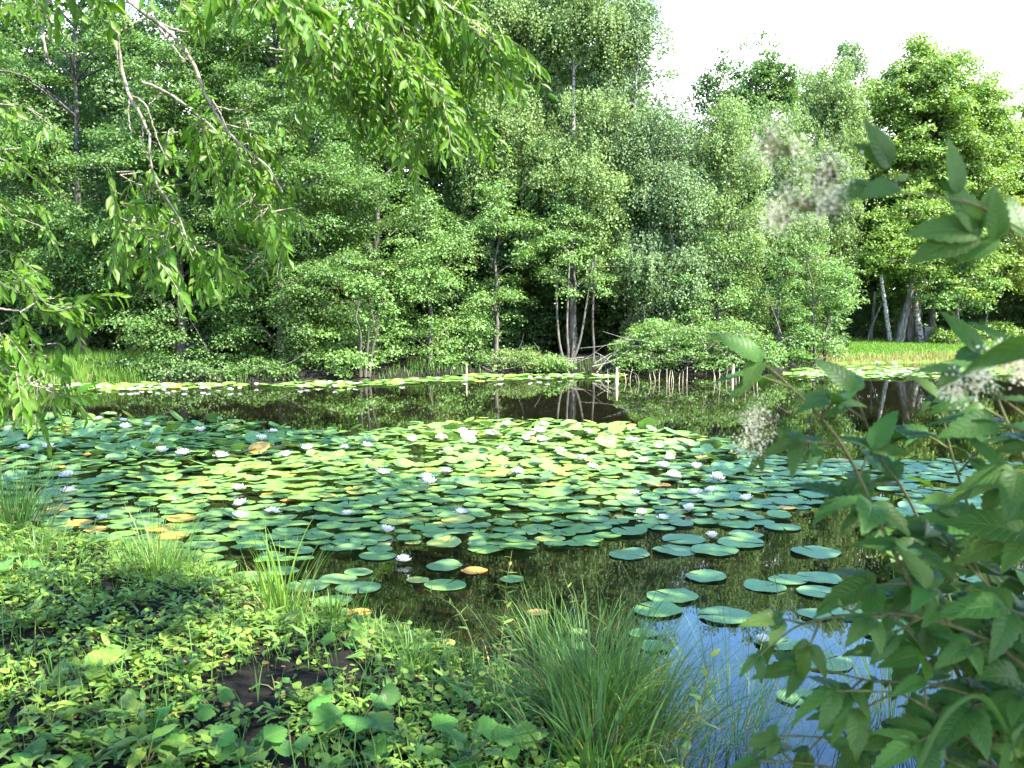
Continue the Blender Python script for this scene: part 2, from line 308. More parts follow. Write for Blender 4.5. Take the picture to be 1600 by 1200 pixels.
def strands(mb, cen, a, nl, size, rg=rng, mi=0):     # hanging birch sprays
    k = len(cen); ns = np.maximum((nl / 14 * (a / a.mean()) ** 2), 2).astype(int); si = np.repeat(np.arange(k), ns); m_ = len(si)
    th = rg.uniform(0, 6.283, m_); rr = a[si] * rg.random(m_) ** .5
    st = cen[si] + np.stack([rr * np.cos(th), rr * np.sin(th), a[si] * .45 * rg.random(m_) - .1], 1)
    ln = rg.uniform(.35, 1.0, m_) * np.minimum(1, a[si] * 1.6); dr = np.stack([np.cos(th), np.sin(th), 0 * th], 1) * .35
    li = np.repeat(np.arange(m_), 14); t_ = rg.random(len(li))
    pos = st[li] + dr[li] * (np.sqrt(t_) * ln[li])[:, None] + np.array([0, 0, -1.]) * (t_ ** 1.3 * ln[li])[:, None] + rg.normal(size=(len(li), 3)) * .045
    fw = nrm(rg.normal(size=(len(li), 3)) * .6 + np.array([0, 0, -.8])); nr = nrm(rg.normal(size=(len(li), 3)) * .5 + dr[li] * 2.2 + np.array([0, 0, .5]))
    R, Fw, Nn = frames(nr, fw); mb.inst(QL, QF, pos, R, Fw, Nn, size * rg.uniform(.65, 1.25, len(li)), None, mi)
def tree(name, label, x, y, ztop, R, z0, leafm, seed, kind='puff', size=.063, dome=False, dens=1.0, barkm='bark', tr=.11, multi=1, lean=0., group=None, cl=.55, shape=.62, sil=1.0, twist=.35):
    rg = np.random.default_rng(seed); zb = float(ground(x, y)); H = ztop - zb
    root = thing(name, (x, y, zb - .05), label, 'tree', group)
    tm = MB(); stems = []
    for k in range(multi):
        a0 = rg.uniform(0, 6.28); bx = x + (0 if multi == 1 else .28 * math.cos(a0 + k * 6.28 / multi)); by = y + (0 if multi == 1 else .28 * math.sin(a0 + k * 6.28 / multi))
        sp = 0 if multi == 1 else R * .35
        n = 9; t_ = np.linspace(0, 1, n); px = bx + lean * t_ + sp * math.cos(a0 + k * 6.28 / multi) * t_ ** .8 + rg.normal(0, .07, n) * twist * 3 * t_
        py = by + sp * math.sin(a0 + k * 6.28 / multi) * t_ ** .8 + rg.normal(0, .07, n) * twist * 3 * t_
        pts = np.stack([px, py, zb - .1 + (H * .93 + .1) * t_], 1); pts = smooth_path(pts, 24); stems.append(pts)
        rad = tr * (1 if multi == 1 else .75) * np.maximum(1 - np.linspace(0, 1, len(pts)), .06) ** .8; rad[:2] *= 1.3; tube(tm, pts, rad, 8)
    tm.obj('trunk', M[barkm], root)
    nb = max(10, int((H - z0) * R * 3.1 * dens)); cen = []; aa = []; bm_ = MB()
    for k in range(nb):
        t_ = rg.random() ** (1.15 if not dome else .75); h = z0 + zb + (H - z0) * t_
        prof = R * max(.12, math.sin(math.pi * min(1, (t_ * (1 - shape * .42) + shape * .42))) ** .75) * sil
        if dome: prof = R * math.sqrt(max(.03, 1 - ((t_ - .35) / .66) ** 2)) * sil
        if t_ < .15: prof *= .75 + 1.6 * t_
        az = rg.uniform(0, 6.283); ln = prof * rg.uniform(.7, 1.12)
        stem = stems[rg.integers(len(stems))]; zi = max(.3, h - ln * .35 - zb) + zb; i0 = np.argmin(abs(stem[:, 2] - zi)); s0 = stem[i0]
        e = np.array([x + lean * t_ + math.cos(az) * ln, y + math.sin(az) * ln, h + rg.normal(0, .1)])
        mid = (s0 + e) / 2 + np.array([0, 0, .15 * ln]); bp_ = smooth_path([s0, mid, e], 6); tube(bm_, bp_, np.linspace(.035, .008, len(bp_)) * (tr / .11), 4)
        nc = max(3, int(5.5 * ln / 1.2 * (.55 / cl)))
        s_ = rg.uniform(.3, 1.03, nc) ** .8; c = s0 + (e - s0) * s_[:, None]; c[:, 2] = h - (1 - s_) * ln * .12 + rg.normal(0, .30 if not dome else .42, nc)
        la = rg.normal(0, .26, nc) * ln; c[:, 0] += -math.sin(az) * la; c[:, 1] += math.cos(az) * la
        cen.append(c); aa.append(cl * rg.uniform(.55, 1.15, nc) * (1.15 - .35 * s_))
    c = np.array([[x + lean, y, ztop - .25], [x + lean, y, ztop - .7], [x + lean * .9 + .2, y, ztop - 1.1]]); cen.append(c); aa.append(np.array([.3, .4, .5]) * (cl / .55))
    bm_.obj('branches', M[barkm], root)
    cen = np.concatenate(cen); aa = np.concatenate(aa); keep = cen[:, 2] > .18; cen = cen[keep]; aa = aa[keep]
    fm = MB(); nl = 105 * dens * (cl / .55) ** 2 * (.085 / size) ** 2
    if kind == 'puff': leaf_cloud(fm, cen, aa, nl, size, rg=rg, flat=.55 if not dome else .75)
    else: strands(fm, cen, aa, nl * 1.5, size, rg=rg)
    fm.obj('crown', M[leafm], root, smooth=False); return root, stems

def zt(top, D): return CAMZ + (HZ - top) / FPX * D
def X(px, D): return (px - 800) / FPX * D
TREES = [  # name, label, px, D, top px, R, z0, leaf, kwargs
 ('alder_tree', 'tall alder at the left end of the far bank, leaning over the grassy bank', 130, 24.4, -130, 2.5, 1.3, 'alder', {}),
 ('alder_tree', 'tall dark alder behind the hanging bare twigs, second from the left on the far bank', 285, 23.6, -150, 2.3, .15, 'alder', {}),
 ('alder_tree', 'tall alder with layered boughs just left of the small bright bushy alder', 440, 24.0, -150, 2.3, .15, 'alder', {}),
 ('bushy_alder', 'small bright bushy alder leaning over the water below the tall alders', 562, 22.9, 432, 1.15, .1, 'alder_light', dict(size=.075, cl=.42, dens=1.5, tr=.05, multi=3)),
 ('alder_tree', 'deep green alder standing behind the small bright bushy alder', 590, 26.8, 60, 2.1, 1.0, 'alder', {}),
 ('alder_tree', 'rounded medium height alder between the small bushy alder and the birches', 672, 24.6, 325, 1.5, .15, 'alder_light', dict(tr=.07)),
 ('alder_tree', 'leafy alder with drooping low boughs just left of the leaning bare trunks', 775, 25.6, 290, 1.35, .4, 'alder_light', dict(tr=.07, cl=.45)),
 ('birch_tree', 'tall pale green birch rising out of the top of the picture behind the willow leaves', 770, 29.0, -170, 2.1, 3.0, 'birch', dict(kind='strand', size=.07, dens=1.3, barkm='birch_bark', tr=.09)),
 ('birch_tree', 'tallest birch in the middle with its pale trunk showing high in the crown', 895, 28.0, -75, 1.75, 2.6, 'birch', dict(kind='strand', size=.07, dens=1.3, barkm='birch_bark')),
 ('birch_tree', 'greyish green birch whose drooping crown borders the open sky', 985, 28.4, -25, 1.55, 2.0, 'birch_grey', dict(kind='strand', size=.065, dens=1.3, barkm='birch_bark')),
 ('alder_tree', 'slim alder with several bare leaning trunks at the edge of the water', 895, 25.9, 330, 1.35, 1.75, 'alder_light', dict(tr=.07, cl=.45)),
 ('birch_tree', 'medium birch with grey green sprays right of the tallest birch', 1045, 27.4, 190, 1.35, .9, 'birch_grey', dict(kind='strand', size=.065, dens=1.3, barkm='birch_bark', tr=.08)),
 ('birch_tree', 'slender birch with a short lit length of white trunk above the low willow bush', 1130, 27.6, 165, 1.2, .8, 'birch', dict(kind='strand', size=.065, dens=1.3, barkm='birch_bark', tr=.08)),
 ('alder_tree', 'dark leafy alder standing directly behind the low willow bush', 1120, 26.6, 370, 1.3, .8, 'alder_light', dict(tr=.07)),
 ('birch_tree', 'feathery birch behind the leafy alder that closes the dense wood', 1215, 28.6, 185, 1.15, 1.2, 'birch', dict(kind='strand', size=.065, dens=1.3, barkm='birch_bark', tr=.08)),
 ('alder_tree', 'leafy alder at the right end of the dense wood, skirting the water beside the lawn', 1285, 27.2, 375, 1.25, .1, 'alder_light', dict(tr=.07, cl=.48, multi=2, dens=1.2)),
 ('alder_tree', 'narrow alder between the low willow bush and the leafy alder beside the lawn', 1215, 26.4, 400, 1.0, .2, 'alder', dict(tr=.06, cl=.45)),
 ('poplar_tree', 'distant dark green tree with a ragged top left of the gap in the skyline', 1118, 40, 112, 2.1, 3.0, 'darkleaf', dict(size=.11, cl=.55, dens=1.2, dome=True)),
 ('poplar_tree', 'distant bushy tree filling the skyline between the ragged tree and the pointed one', 1158, 42, 128, 2.0, 3.0, 'alder', dict(size=.11, cl=.55, dens=1.4, dome=True)),
 ('poplar_tree', 'distant tree filling the low skyline left of the silvery willow', 1248, 42, 150, 2.0, 3.0, 'alder', dict(size=.11, cl=.55, dens=1.4, dome=True)),
 ('poplar_tree', 'distant dark tree with a pointed top in the middle of the skyline gap', 1190, 41, 95, 1.9, 3.0, 'alder', dict(size=.11, cl=.5, dens=1.5, dome=True)),
 ('birch_tree', 'distant upright tree poking above the skyline left of the round yellow green crown', 1318, 41, 80, 1.5, 4.0, 'birch_grey', dict(kind='strand', size=.10, dens=1.3, shape=.8)),
 ('willow_tree', 'pale silvery green willow below the pointed trees on the skyline', 1288, 36, 128, 1.55, 2.0, 'birch', dict(kind='strand', size=.08, dens=1.5, dome=True)),
 ('lime_tree', 'broad round yellow green tree rising above the lawn on the right', 1432, 38, 98, 3.0, 3.2, 'lime', dict(size=.10, cl=.6, tr=.16, dens=1.7, dome=True)),
 ('maple_tree', 'wide low crowned tree shading the pale leaning trunks on the lawn', 1455, 34.6, 315, 2.3, 2.2, 'lime', dict(size=.09, cl=.5, tr=.14, dens=1.5, dome=True)),
 ('maple_tree', 'low leafy tree beside the pale trunks, its branches nearly sweeping the lawn', 1495, 33.6, 370, 1.2, .9, 'alder_light', dict(size=.10, cl=.5, tr=.08)),
 ('maple_tree', 'yellow green tree on the skyline at the right edge of the picture', 1592, 41, 180, 2.4, 3.5, 'lime', dict(size=.11, cl=.6, dens=1.5, dome=True)),
 ('laburnum_tree', 'pale yellow tinted tree at the right edge above the lawn', 1612, 35.5, 300, 1.5, 1.9, 'yellow', dict(size=.09, cl=.5, dens=1.4, dome=True)),
]
seed = 100
for (nm, lb, px, D, top, R, z0, lm, kw) in TREES:
    seed += 1; tree(nm, lb, X(px, D), D, zt(top, D), R, z0, lm, seed, **kw)
# second rank of darker trees: one model and its copies
def copy_tree(root, x, y, rz, sc, label, group):
    o_ = root.copy(); col.objects.link(o_); o_.location = (x, y, float(ground(x, y)) - .05); o_.rotation_euler = (0, 0, rz); o_.scale = (sc, sc, sc); tag(o_, label, 'tree', group)
    for ch in list(root.children):
        c_ = ch.copy(); col.objects.link(c_); c_.parent = o_; c_.matrix_parent_inverse = ch.matrix_parent_inverse.copy()
    return o_
G2 = 'shaded trees standing behind the front row of the wood'; L2 = 'dark shaded tree in the depth of the wood behind the front row'
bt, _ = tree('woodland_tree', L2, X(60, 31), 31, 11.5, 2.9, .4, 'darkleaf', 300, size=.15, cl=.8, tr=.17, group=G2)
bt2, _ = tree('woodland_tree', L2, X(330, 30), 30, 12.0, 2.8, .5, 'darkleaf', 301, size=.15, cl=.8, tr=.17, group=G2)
k = 0
for (px, D) in [(-170, 27), (-60, 30), (-330, 26), (170, 31.5), (480, 31), (620, 32), (760, 33), (900, 33), (-240, 33), (20, 36), (220, 37), (400, 36), (560, 38), (700, 38), (840, 38), (960, 38)]:
    k += 1; copy_tree((bt, bt2)[k % 2], X(px, D), D, k * 1.9, rng.uniform(.85, 1.1), L2, G2)
G3 = 'distant trees closing the view behind the lawn'; L3 = 'dense low tree in the shade at the back of the lawn'
for (px, D, sc) in [(1040, 38, .62), (1110, 45, .68), (1190, 38, .6), (1260, 43, .68), (1340, 40, .52), (1400, 46, .66), (1470, 43, .66), (1530, 45, .72), (1590, 47, .66), (1670, 40, .7), (1760, 38, .9), (1560, 38.5, .42), (1380, 37.5, .42), (1640, 37, .45), (1900, 36, .9), (2050, 34, .9)]:
    k += 1; copy_tree((bt, bt2)[k % 2], X(px, D), D, k * 1.9, sc, L3, G3)

# pale trunks of a coppiced tree on the lawn
def trunk_tree(label, pts_px, D, r0, r1, bm='bark_pale'):
    pts = np.array([P(a, b_, D) for a, b_ in pts_px]); pts[0, 2] = float(ground(pts[0, 0], D)) - .05
    root = thing('bare_trunk', pts[0], label, 'tree trunk'); q = MB(); sp = smooth_path(pts, 12)
    tube(q, sp, np.linspace(r0, r1, len(sp)), 9); q.obj('stem', M[bm], root); return root
trunk_tree('pale dappled tree trunk standing on its own left of the leaning trunk', [(1392, 533), (1386, 500), (1382, 470), (1376, 430)], 34.0, .085, .06, 'birch_bark')
trunk_tree('thick grey trunk leaning to the right from the lawn edge', [(1404, 533), (1412, 500), (1420, 470), (1428, 430)], 33.8, .16, .10)
trunk_tree('upright brown trunk behind the leaning grey trunk', [(1422, 531), (1421, 500), (1420, 440)], 34.4, .15, .10)
trunk_tree('patchy trunk leaning left beside the small grey box', [(1440, 533), (1434, 500), (1431, 475), (1427, 430)], 34.0, .12, .07, 'birch_bark')
trunk_tree('thin pole like stem slanting across the dark gap left of the trunks', [(1354, 530), (1366, 500), (1380, 470)], 34.6, .045, .03)
trunk_tree('thin upright stem behind the slanting pole like stem', [(1360, 530), (1364, 490), (1367, 455)], 35.0, .06, .04)
trunk_tree('thin bare stem slanting in the dark opening near the right edge', [(1532, 527), (1542, 495), (1549, 475)], 35.5, .035, .02)
for lb, pts in [('leaning bare trunk lit by the sun at the water edge, leftmost of its cluster', [(884, 583), (876, 545), (871, 500), (868, 400)]),
                ('middle bare trunk of the sunlit cluster at the water edge', [(886, 583), (888, 550), (886, 505), (890, 400)]),
                ('bare trunk leaning right out of the sunlit cluster at the water edge', [(890, 583), (900, 552), (910, 515), (926, 410)]),
                ('dark rough trunk just right of the sunlit cluster', [(926, 582), (928, 545), (926, 500), (930, 400)])]:
    trunk_tree(lb, pts, 25.6, .036, .024, 'bark_pale' if 'dark' not in lb else 'bark')

# small grey box at the foot of the trunks
def box_faces(x0, x1, y0, y1, z0, z1):
    V = [(x, y, z) for z in (z0, z1) for y in (y0, y1) for x in (x0, x1)]
    return V, [(0, 2, 3, 1), (4, 5, 7, 6), (0, 1, 5, 4), (2, 6, 7, 3), (0, 4, 6, 2), (1, 3, 7, 5)]
c = P(1450, 533, 34.2); gz = float(ground(c[0], 34.2)); root = thing('wooden_box', (c[0], 34.2, gz), 'small weathered grey box standing at the foot of the trunks on the lawn', 'box')
q = MB(); q.add(*box_faces(c[0] - .17, c[0] + .17, 34.05, 34.4, gz - .03, gz + .5)); q.obj('body', M['dead'], root, smooth=False)
q = MB(); q.add(*box_faces(c[0] - .21, c[0] + .21, 34.01, 34.44, gz + .502, gz + .54)); q.obj('lid', M['dead'], root, smooth=False)

# low willow bush with dead twigs at the water edge
rg = np.random.default_rng(55)
def bush(name, label, px0, px1, D, top, leafm, size, n, seed, dead=20, bot=.12):
    rg = np.random.default_rng(seed); xa, xb = X(px0, D), X(px1, D); xm = (xa + xb) / 2
    root = thing(name, (xm, D + .5, max(0, float(ground(xm, D + .5)))), label, 'bush'); zt_ = zt(top, D)
    u = rg.uniform(-1, 1, n); cx = xm + u * (xb - xa) / 2; hz = bot + rg.random(n) ** .8 * (zt_ - bot) * np.sqrt(np.clip(1 - u * u * .8, 0, 1)) * (1 + .18 * np.sin(5 * u + seed))
    cy = D + rg.uniform(-.5, 1.2, n) + (hz < .6) * -.2; cen = np.stack([cx, cy, hz], 1)
    q = MB(); leaf_cloud(q, cen, rg.uniform(.14, .30, n), 42, size, rg=rg, up=.7); q.obj('foliage', M[leafm], root, smooth=False)
    q = MB()
    for i in range(50):
        j = rg.integers(n); b0 = np.array([xm + (cen[j, 0] - xm) * .55, D + .7, .0]); pt = smooth_path([b0, (b0 + cen[j]) / 2 + rg.normal(0, .1, 3), cen[j]], 6); tube(q, pt, np.linspace(.014, .004, len(pt)), 4)
    q.obj('branches', M['bark'], root)
    if dead:
        q = MB()
        for i in range(dead):
            s0 = np.array([rg.uniform(xa, xb), D - rg.uniform(.2, .6), rg.uniform(.1, zt_ * .8)]); d_ = np.array([rg.normal(0, 1), -.1, rg.normal(0, .35)]); d_ = nrm(d_) * rg.uniform(.4, 1.2)
            pt = smooth_path([s0, s0 + d_ * .5 + rg.normal(0, .06, 3), s0 + d_], 6); tube(q, pt, np.linspace(.008, .003, len(pt)), 4)
        q.obj('dead_twigs', M['dead'], root)
    return root
bush('willow_bush', 'low sunlit willow bush with dry grey twigs above the reed stubble', 965, 1215, 25.0, 500, 'alder_light', .06, 560, 11, dead=40)
bush('shrub', 'small pale shrub hanging over the water left of the sunlit bare trunks', 770, 850, 25.2, 545, 'birch', .06, 70, 12, dead=12)
bush('shrub', 'small leafy bush at the foot of the sunlit bare trunks', 846, 884, 25.1, 556, 'alder_light', .06, 45, 22, dead=2, bot=.05)
bush('shrub', 'low leafy shrub at the foot of the trees left of the leaning trunks', 690, 760, 25.0, 515, 'alder', .065, 90, 13, dead=4)
bush('shrub', 'dark low shrub on the bank under the tallest dark alder', 330, 430, 23.6, 545, 'alder', .07, 110, 14, dead=4)
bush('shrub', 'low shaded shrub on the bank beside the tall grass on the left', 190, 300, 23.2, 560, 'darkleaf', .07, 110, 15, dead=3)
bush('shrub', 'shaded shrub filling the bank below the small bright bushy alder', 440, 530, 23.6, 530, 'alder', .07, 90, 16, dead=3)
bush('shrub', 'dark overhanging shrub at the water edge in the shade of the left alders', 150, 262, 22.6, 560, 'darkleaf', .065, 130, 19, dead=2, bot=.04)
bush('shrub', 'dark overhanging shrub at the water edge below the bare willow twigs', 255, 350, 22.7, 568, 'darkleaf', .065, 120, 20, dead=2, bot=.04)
bush('shrub', 'leafy shrub dipping into the water left of the small bushy alder', 360, 470, 22.9, 562, 'alder', .065, 130, 21, dead=2, bot=.04)
bush('shrub', 'low bright weedy shrub on the lawn beside the small grey box', 1462, 1500, 33.4, 512, 'lime', .08, 40, 17, dead=0, bot=.5)
bush('shrub', 'rough weedy shrub on the lawn edge under the pale yellow tinted tree', 1500, 1600, 35.4, 505, 'lime', .08, 70, 18, dead=0, bot=.55)
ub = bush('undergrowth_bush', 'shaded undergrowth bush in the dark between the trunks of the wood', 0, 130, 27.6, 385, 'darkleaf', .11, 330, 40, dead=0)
ub['group'] = 'undergrowth in the wood'
for i, (px, D) in enumerate([(-220, 27), (-90, 27.5), (190, 27.8), (310, 27.2), (430, 28), (540, 28.2), (650, 28.6), (760, 29.2), (860, 29.6), (960, 29.8), (1060, 30.5), (1160, 30.5), (1250, 30.8), (60, 31), (250, 31.5), (450, 32), (650, 33), (850, 34)]):
    c_ = copy_tree(ub, X(px, D), D, (i % 3 - 1) * .5, rng.uniform(.85, 1.2), ub['label'], ub['group']); c_['category'] = 'bush'
# fallen dead branches
q = MB(); root = thing('fallen_branches', (P(935, 583, 25)[0], 24.6, 0), 'tangle of bleached dead branches lying at the water edge beside the bare trunks', 'branches')
for i in range(9):
    s0 = P(rg.uniform(895, 985), rg.uniform(556, 584), 24.9 + rg.uniform(-.4, .3)); d_ = np.array([rg.uniform(.5, 1), 0, rg.normal(.1, .45)]) * rg.choice([-1, 1]); L_ = rg.uniform(.3, 1.0)
    e = s0 + nrm(d_) * L_; e[2] = max(e[2], .0); pt = smooth_path([s0, (s0 + e) / 2 + rg.normal(0, .05, 3), e], 6); tube(q, pt, np.linspace(.014, .005, len(pt)), 5)
q.obj('dead_twigs', M['dead'], root)
for lb, a, b_ in [('long bare dead branch slanting up from the water beside the bare trunks', (932, 583), (962, 550)), ('dead branch lying nearly flat on the water left of the white stake', (664, 580), (724, 586))]:
    q = MB(); A_, B_ = P(*a, 24.6), P(*b_, 24.8); A_[2] = max(A_[2], -.02); B_[2] = max(B_[2], .03); pt = smooth_path([A_, (A_ + B_) / 2 + [0, 0, .05], B_], 8); root = thing('dead_branch', A_, lb, 'branch')
    tube(q, pt, np.linspace(.018, .007, len(pt)), 6); q.obj('limb', M['dead'], root)

# reed stubble
def stalk(name, px, yb, h, r, label, group=None, tilt=0., matn='reed'):
    b_ = PW(px, yb, 0.); o_ = MB(); pts = np.array([[0, 0, -.25], [tilt * .3, 0, h * .35], [tilt * .8, .01, h * .75], [tilt, .0, h]]); tube(o_, pts, [r * 1.1, r, r * .85, r * .6], 6)
    me = o_.mesh(name, M[matn]); ob = bpy.data.objects.new(name, me); col.objects.link(ob); ob.location = tuple(b_); return tag(ob, label, 'reed', group)
for i, px in enumerate([951, 962, 964, 966, 978, 984, 996, 1000, 1018, 1025, 1030, 1042, 1044, 1048, 1053, 1060, 1066, 1072]):
    stalk('reed_stalk', px + rg.uniform(-1, 1), 598 + rg.uniform(-3, 4), rg.uniform(.18, .36), rg.uniform(.005, .009), 'dry pale reed stalk in the left cluster below the low willow bush', 'reed stubble left of the gap', rg.uniform(-.07, .07))
for i, px in enumerate([1115, 1118, 1122, 1126, 1134, 1145, 1150, 1155, 1165, 1176, 1182]):
    stalk('reed_stalk', px + rg.uniform(-1, 1), 600 + rg.uniform(-4, 4), rg.uniform(.18, .38), rg.uniform(.005, .009), 'dry pale reed stalk in the right cluster beside the broken stump', 'reed stubble right of the gap', rg.uniform(-.06, .06))
stalk('broken_stump', 1144, 598, .42, .03, 'thicker broken pale stump standing among the right cluster of reed stalks', None, .02)
stalk('broken_stump', 963, 600, .36, .035, 'short thick pale stump at the left end of the reed stalks', None, .01)
stalk('wooden_stake', 729, 594, .36, .02, 'thin white stake standing alone in the water at the far bank', None, .0)
for ob in bpy.data.objects:
    if ob.name.startswith('wooden_stake'): ob['category'] = 'stake'
    if ob.name.startswith('broken_stump'): ob['category'] = 'stump'

# far bank grasses and dry fringe
M['lawn_grass'] = leaf_mat('lawn_grass_blade', (.12, .22, .035), rough=.6, spec=.2, hue=.03, val=.3)
M['dry_grass'] = leaf_mat('dry_grass_blade', (.30, .24, .12), rough=.7, spec=.2, hue=.03, val=.35)
M['grass'] = leaf_mat('grass_blade', (.10, .20, .035), rough=.45, spec=.4, hue=.02, val=.3)
M['sedge'] = leaf_mat('sedge_blade', (.07, .15, .036), rough=.5, spec=.3, hue=.015, val=.3)
def band(name, label, x0, x1, y0, y1, n, L0, L1, w, mt, cond=None, seed=1, lean=.4, bend=.25):
    rg = np.random.default_rng(seed); x = rg.uniform(x0, x1, n); y = rg.uniform(y0, y1, n); d = sdist(x, y); k_ = d > -.02
    if cond is not None: k_ &= cond(x, y, d)
    x, y = x[k_], y[k_]; th = rg.uniform(0, 6.28, len(x)); q = MB(); z = ground(x, y)
    blades(q, np.stack([x, y, z - .01], 1), rg.uniform(L0, L1, len(x)), np.stack([np.cos(th), np.sin(th)], 1) * lean * rg.random(len(x))[:, None], w, rg.uniform(.1, bend, len(x)), 4, rg=rg)
    return tag(q.obj(name, M[mt]), label, 'grass', kind='stuff')
band('lawn_grass', 'short bright mown grass covering the far lawn', 7.5, 24, 26, 36, 90000, .05, .11, .02, 'lawn_grass', lambda x, y, d: (x > 8.2) & (d > .1) & (d < 6.5), 2)
band('dry_bank_grass', 'dry straw coloured fringe along the edge of the lawn', 8, 24, 26, 33, 60000, .10, .26, .014, 'dry_grass', lambda x, y, d: (x > 8.6) & (d < .3), 3, .2, .15)
band('bank_grass', 'rough grass on the sunny bank at the far left', -18, -8.0, 18, 25, 60000, .12, .38, .016, 'lawn_grass', lambda x, y, d: (d < 3.2), 4, .5, .4)
band('dry_bank_grass', 'yellowed grass along the far left water edge', -18, -9, 18, 23, 9000, .12, .35, .014, 'dry_grass', lambda x, y, d: (d < .35), 5, .5, .3)
band('shade_grass', 'shaded grass along the foot of the wood on the far bank', -8.6, 8.0, 20, 28, 26000, .08, .34, .014, 'grass', lambda x, y, d: (d < 1.0) & ((x > -2.5) | (d < .25)) & (vnoise(x, y, 1.5, 8) > -.1), 6, .6, .4)

# ------------------------------------------------------------------ lily pads
def pad_template(seed, wav=.02, cup=.0, curl=0.):
    rg = np.random.default_rng(seed); n = 30; notch = math.radians(rg.uniform(2.5, 8)); th = np.linspace(notch, 2 * math.pi - notch, n)
    V = [(0, 0, 0)]; UV = [(0, 0)]; ph = rg.uniform(0, 6.28, 4); ell = rg.uniform(.93, 1.0)
    for r in (.4, .75, 1.0):
        rr = r * (1 + (.02 * np.sin(5 * th + ph[0]) + .012 * np.sin(11 * th + ph[1])) * r)
        if r == 1.0: rr = rr * np.where((np.arange(n) < 2) | (np.arange(n) > n - 3), .985, 1)
        z = wav * r * r * (np.sin(3 * th + ph[2]) + .6 * np.sin(7 * th + ph[3])) + cup * r * r + curl * np.maximum(0, r * np.cos(th - ph[1]) - .45) ** 2
        for i in range(n): V.append((rr[i] * math.cos(th[i]) * ell, rr[i] * math.sin(th[i]), z[i])); UV.append((r * math.cos(th[i]), r * math.sin(th[i])))
    T = [(0, 1 + i, 2 + i) for i in range(n - 1)]; Q = []
    for k_ in range(2):
        for i in range(n - 1): a = 1 + k_ * n + i; Q.append((a, a + n, a + n + 1, a + 1))
    return np.array(V), np.array(T), np.array(Q), np.array(UV)
def pad_mat(name, c1, c2, rough=.38, edge=None, objrand=True):
    m, t, N, L = new_mat(name)
    uv = N.new('ShaderNodeUVMap'); s = N.new('ShaderNodeSeparateXYZ'); L.new(uv.outputs[0], s.inputs[0])
    at = N.new('ShaderNodeMath'); at.operation = 'ARCTAN2'; L.new(s.outputs[1], at.inputs[0]); L.new(s.outputs[0], at.inputs[1])
    k_ = N.new('ShaderNodeMath'); k_.operation = 'MULTIPLY'; k_.inputs[1].default_value = 17; L.new(at.outputs[0], k_.inputs[0])
    sn = N.new('ShaderNodeMath'); sn.operation = 'COSINE'; L.new(k_.outputs[0], sn.inputs[0])
    v = N.new('ShaderNodeMapRange'); L.new(sn.outputs[0], v.inputs[0]); v.inputs[1].default_value = .75; v.inputs[2].default_value = 1; v.inputs[3].default_value = 0; v.inputs[4].default_value = 1
    ln = N.new('ShaderNodeVectorMath'); ln.operation = 'LENGTH'; L.new(uv.outputs[0], ln.inputs[0])
    g = N.new('ShaderNodeTexCoord'); n = N.new('ShaderNodeTexNoise'); n.inputs['Scale'].default_value = 9; n.inputs['Detail'].default_value = 5; L.new(g.outputs['Object'], n.inputs['Vector'])
    if objrand: r_ = N.new('ShaderNodeObjectInfo').outputs['Random']
    else: r_ = N.new('ShaderNodeNewGeometry').outputs['Random Per Island']
    a = N.new('ShaderNodeMath'); a.operation = 'MULTIPLY_ADD'; L.new(n.outputs['Fac'], a.inputs[0]); a.inputs[1].default_value = .9; 
    b2 = N.new('ShaderNodeMath'); b2.operation = 'MULTIPLY_ADD'; L.new(r_, b2.inputs[0]); b2.inputs[1].default_value = .9; b2.inputs[2].default_value = -.4; L.new(b2.outputs[0], a.inputs[2])
    mx = N.new('ShaderNodeMix'); mx.data_type = 'RGBA'; L.new(a.outputs[0], mx.inputs[0]); mx.inputs[6].default_value = (*c1, 1); mx.inputs[7].default_value = (*c2, 1)
    vm = N.new('ShaderNodeMix'); vm.data_type = 'RGBA'; sc = N.new('ShaderNodeMath'); sc.operation = 'MULTIPLY'; sc.inputs[1].default_value = .3; L.new(v.outputs[0], sc.inputs[0]); L.new(sc.outputs[0], vm.inputs[0])
    L.new(mx.outputs[2], vm.inputs[6]); vm.inputs[7].default_value = (c2[0] * 1.2, c2[1] * 1.15, c2[2] * 1.2, 1); colr = vm.outputs[2]
    # browned spots and rims
    n3 = N.new('ShaderNodeTexNoise'); n3.inputs['Scale'].default_value = 26; n3.inputs['Detail'].default_value = 3; L.new(g.outputs['Object'], n3.inputs['Vector'])
    e = N.new('ShaderNodeMath'); e.operation = 'MULTIPLY_ADD'; L.new(ln.outputs['Value'], e.inputs[0]); e.inputs[1].default_value = .22; L.new(n3.outputs['Fac'], e.inputs[2])
    er = N.new('ShaderNodeMapRange'); L.new(e.outputs[0], er.inputs[0]); er.inputs[1].default_value = .80; er.inputs[2].default_value = .88; er.inputs[4].default_value = .8
    em = N.new('ShaderNodeMix'); em.data_type = 'RGBA'; L.new(er.outputs[0], em.inputs[0]); L.new(colr, em.inputs[6]); em.inputs[7].default_value = (*(edge or (.16, .11, .03)), 1); colr = em.outputs[2]
    p = N.new('ShaderNodeBsdfPrincipled'); p.inputs['Roughness'].default_value = rough; p.inputs['IOR'].default_value = 1.6; p.inputs['Coat Weight'].default_value = .25; p.inputs['Coat Roughness'].default_value = .5; L.new(colr, p.inputs['Base Color'])
    bp = N.new('ShaderNodeBump'); bp.inputs['Strength'].default_value = .35; bp.inputs['Distance'].default_value = .004; ba = N.new('ShaderNodeMath'); ba.operation = 'ADD'; L.new(v.outputs[0], ba.inputs[0]); L.new(n.outputs['Fac'], ba.inputs[1])
    L.new(ba.outputs[0], bp.inputs['Height']); bp.invert = True; L.new(bp.outputs[0], p.inputs['Normal'])
